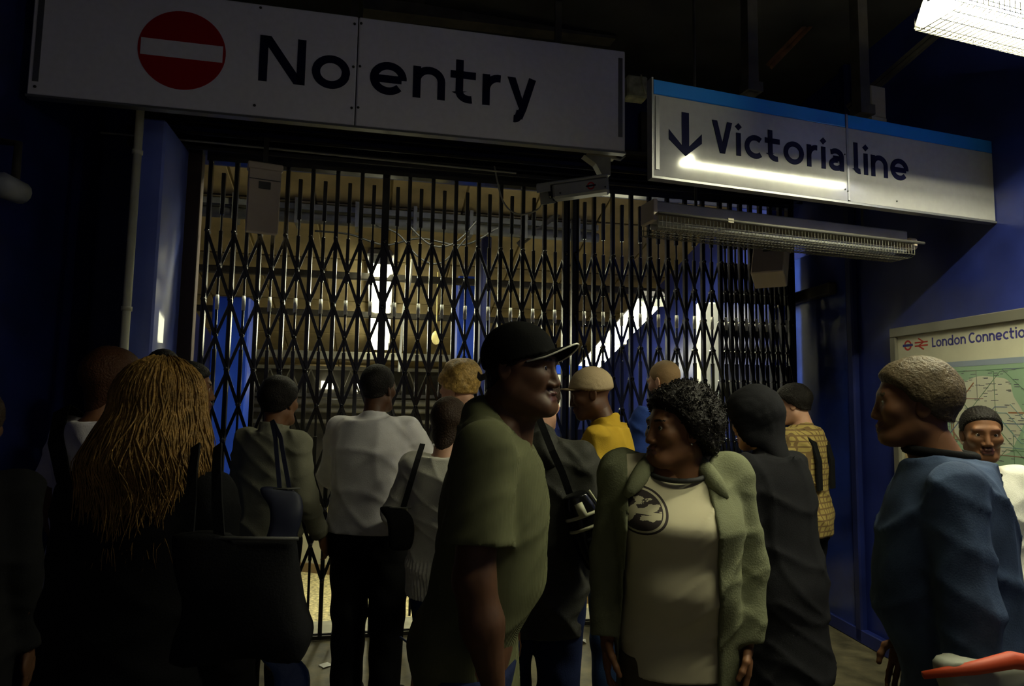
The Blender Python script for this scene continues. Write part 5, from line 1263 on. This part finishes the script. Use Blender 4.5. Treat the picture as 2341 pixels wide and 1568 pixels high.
tote('shoulder_bag', 'dark navy tote bag on the strap of the person in grey fleece', 'bag', c, .25, .145, .30, .08, mat('bag_navy', (.008, .010, .030), .6), [[at(640, 1116, 3.02), at(634, 1050, 3.10), at(630, 1000, 3.14), at(622, 962, 3.20)], [at(662, 1116, 3.02), at(650, 1050, 3.10), at(642, 1000, 3.13), at(624, 962, 3.20)]], strap_w=.02)
c = at(915, 1160, 2.78)
tote('shoulder_bag', 'black handbag on the shoulder of the woman in the white jumper', 'bag', c, .2, .10, .17, .07, C_BLACK, [[at(922, 1160, 2.78), at(940, 1100, 2.80), at(955, 1050, 2.84), at(966, 1016, 2.92)]], strap_w=.024)
# camera bag with bottle holder
cbp = at(1316, 1128, 2.42); rz_ = .1
cbg = thing('camera_bag', 'glossy black shoulder bag with pale bands slung behind the man in the cap', 'bag', cbp, rz_); cbg.rotation_euler = (0, math.radians(-20), rz_)
M_GLBLK = mat('glossy_black', (.008, .008, .009), .18); M_BAND = mat('pale_band', (.62, .62, .42), .4)
Fd = Field((-.09, -.09, -.30), (.09, .09, .04), .007); Fd.add(f_prof([(-.27, .052, .05, 0), (-.20, .066, .06, 0), (-.05, .058, .055, 0), (.0, .04, .045, 0)], 2.6), .02); V, Q = Fd.surf(); link_mesh('bag_body', np_mesh('bag_body', V, Q, M_GLBLK), cbg)
for z in (-.075, -.12):
    MB().tube([(.064 * math.sin(a), -.061 * math.cos(a), z + .008 * math.cos(a) - .006) for a in np.linspace(-1.5, 1.5, 16)], .0065, 6).build('band', M_BAND, cbg)
MB().tube([(-.012, -.058, -.025), (-.008, -.064, -.07)], .016, 10).build('bottle_neck', M_BAND, cbg)
MB().box((-.03, -.075, -.20), (.035, -.055, -.15), bev=.006).build('clasp', M_GLBLK, cbg)
for z, x in ((-.165, -.012), (-.185, .010)): MB().sphere((x, -.077, z), .0055, 8, 6).build('stud', mat('stud_chrome', (.9, .9, .85), .1, 1.0), cbg)
inv = np.array((Matrix.Rotation(rz_, 3, 'Z') @ Matrix.Rotation(math.radians(-20), 3, 'Y'))).T
sp_ = [inv @ (np.array(q) - cbp) for q in (at(1302, 1128, 2.42), at(1285, 1080, 2.41), at(1262, 1030, 2.40), at(1246, 990, 2.44), at(1232, 955, 2.50))]
MB().strap(sp_, .026, .004, inv @ np.array([0, -1.0, 0])).build('strap', C_BLACK, cbg)
MB().tube([(.045, -.03, .0), (.072, -.035, -.10), (.085, -.03, -.22)], .005, 6).build('piping', M_BAND, cbg)
# grey bag with orange-red top at the lower right corner
c = at(2262, 1512, 1.44)
tote('shoulder_bag', 'pale grey bag with an orange-red top edge at the lower right corner', 'bag', c, .1, .20, .24, .13, mat('bag_grey', (.30, .31, .25), .7, var=.15))
rd = [o for o in COL.objects if o.get('label', '').startswith('pale grey bag')][0]
MB().tube([(-.16, -.01, -.02), (-.06, -.03, .0), (0.02, -.035, .016), (.07, -.03, .006), (.10, -.02, -.02)], [.008, .014, .018, .016, .008], 8).build('orange_trim', mat('orange_red', (.55, .06, .012), .6), rd)
# blue carrier bag
c = at(664, 1490, 1.95)
tote('carrier_bag', 'blue plastic carrier bag hanging low beside the black coat', 'bag', c, .3, .085, .26, .05, mat('plastic_blue', (.05, .10, .30), .3, bump=.4, bscale=30), [[at(664, 1490, 1.95), at(640, 1440, 1.93)]], strap_w=.03)
# thin cord
tag(MB().tube([at(915, 1456, 2.35), at(960, 1490, 2.2), at(1020, 1528, 2.05), at(1082, 1570, 1.95), at(1150, 1640, 1.9)], .0035, 6).build('cord', mat('cord_blue', (.03, .05, .16), .4)), 'thin blue cord slanting down behind the man in the cap', 'cord')
# litter
rl = random.Random(2)
for k, (px, py, lab) in enumerate(((1322, 1468, 'white paper scrap on the floor right of the jeans, near the gate track'), (1304, 1494, 'small pale paper scrap on the floor nearer the camera'), (744, 1522, 'flat ticket on the floor left of the black trousers'))):
    q = on_floor(px, py); mb = MB(); n = 5; vs = []
    for i in range(n):
        for j in range(n): vs.append((.10 * (i / 4 - .5) * (.6 if k else 1), .06 * (j / 4 - .5), .004 + rl.uniform(0, .016 if k < 2 else .002)))
    mb.add(vs, [(i * n + j, (i + 1) * n + j, (i + 1) * n + j + 1, i * n + j + 1) for i in range(n - 1) for j in range(n - 1)])
    tag(mb.build('paper_scrap', M_WHITEPAINT, None, (q[0], q[1], .001), .4 * k), lab, 'litter')
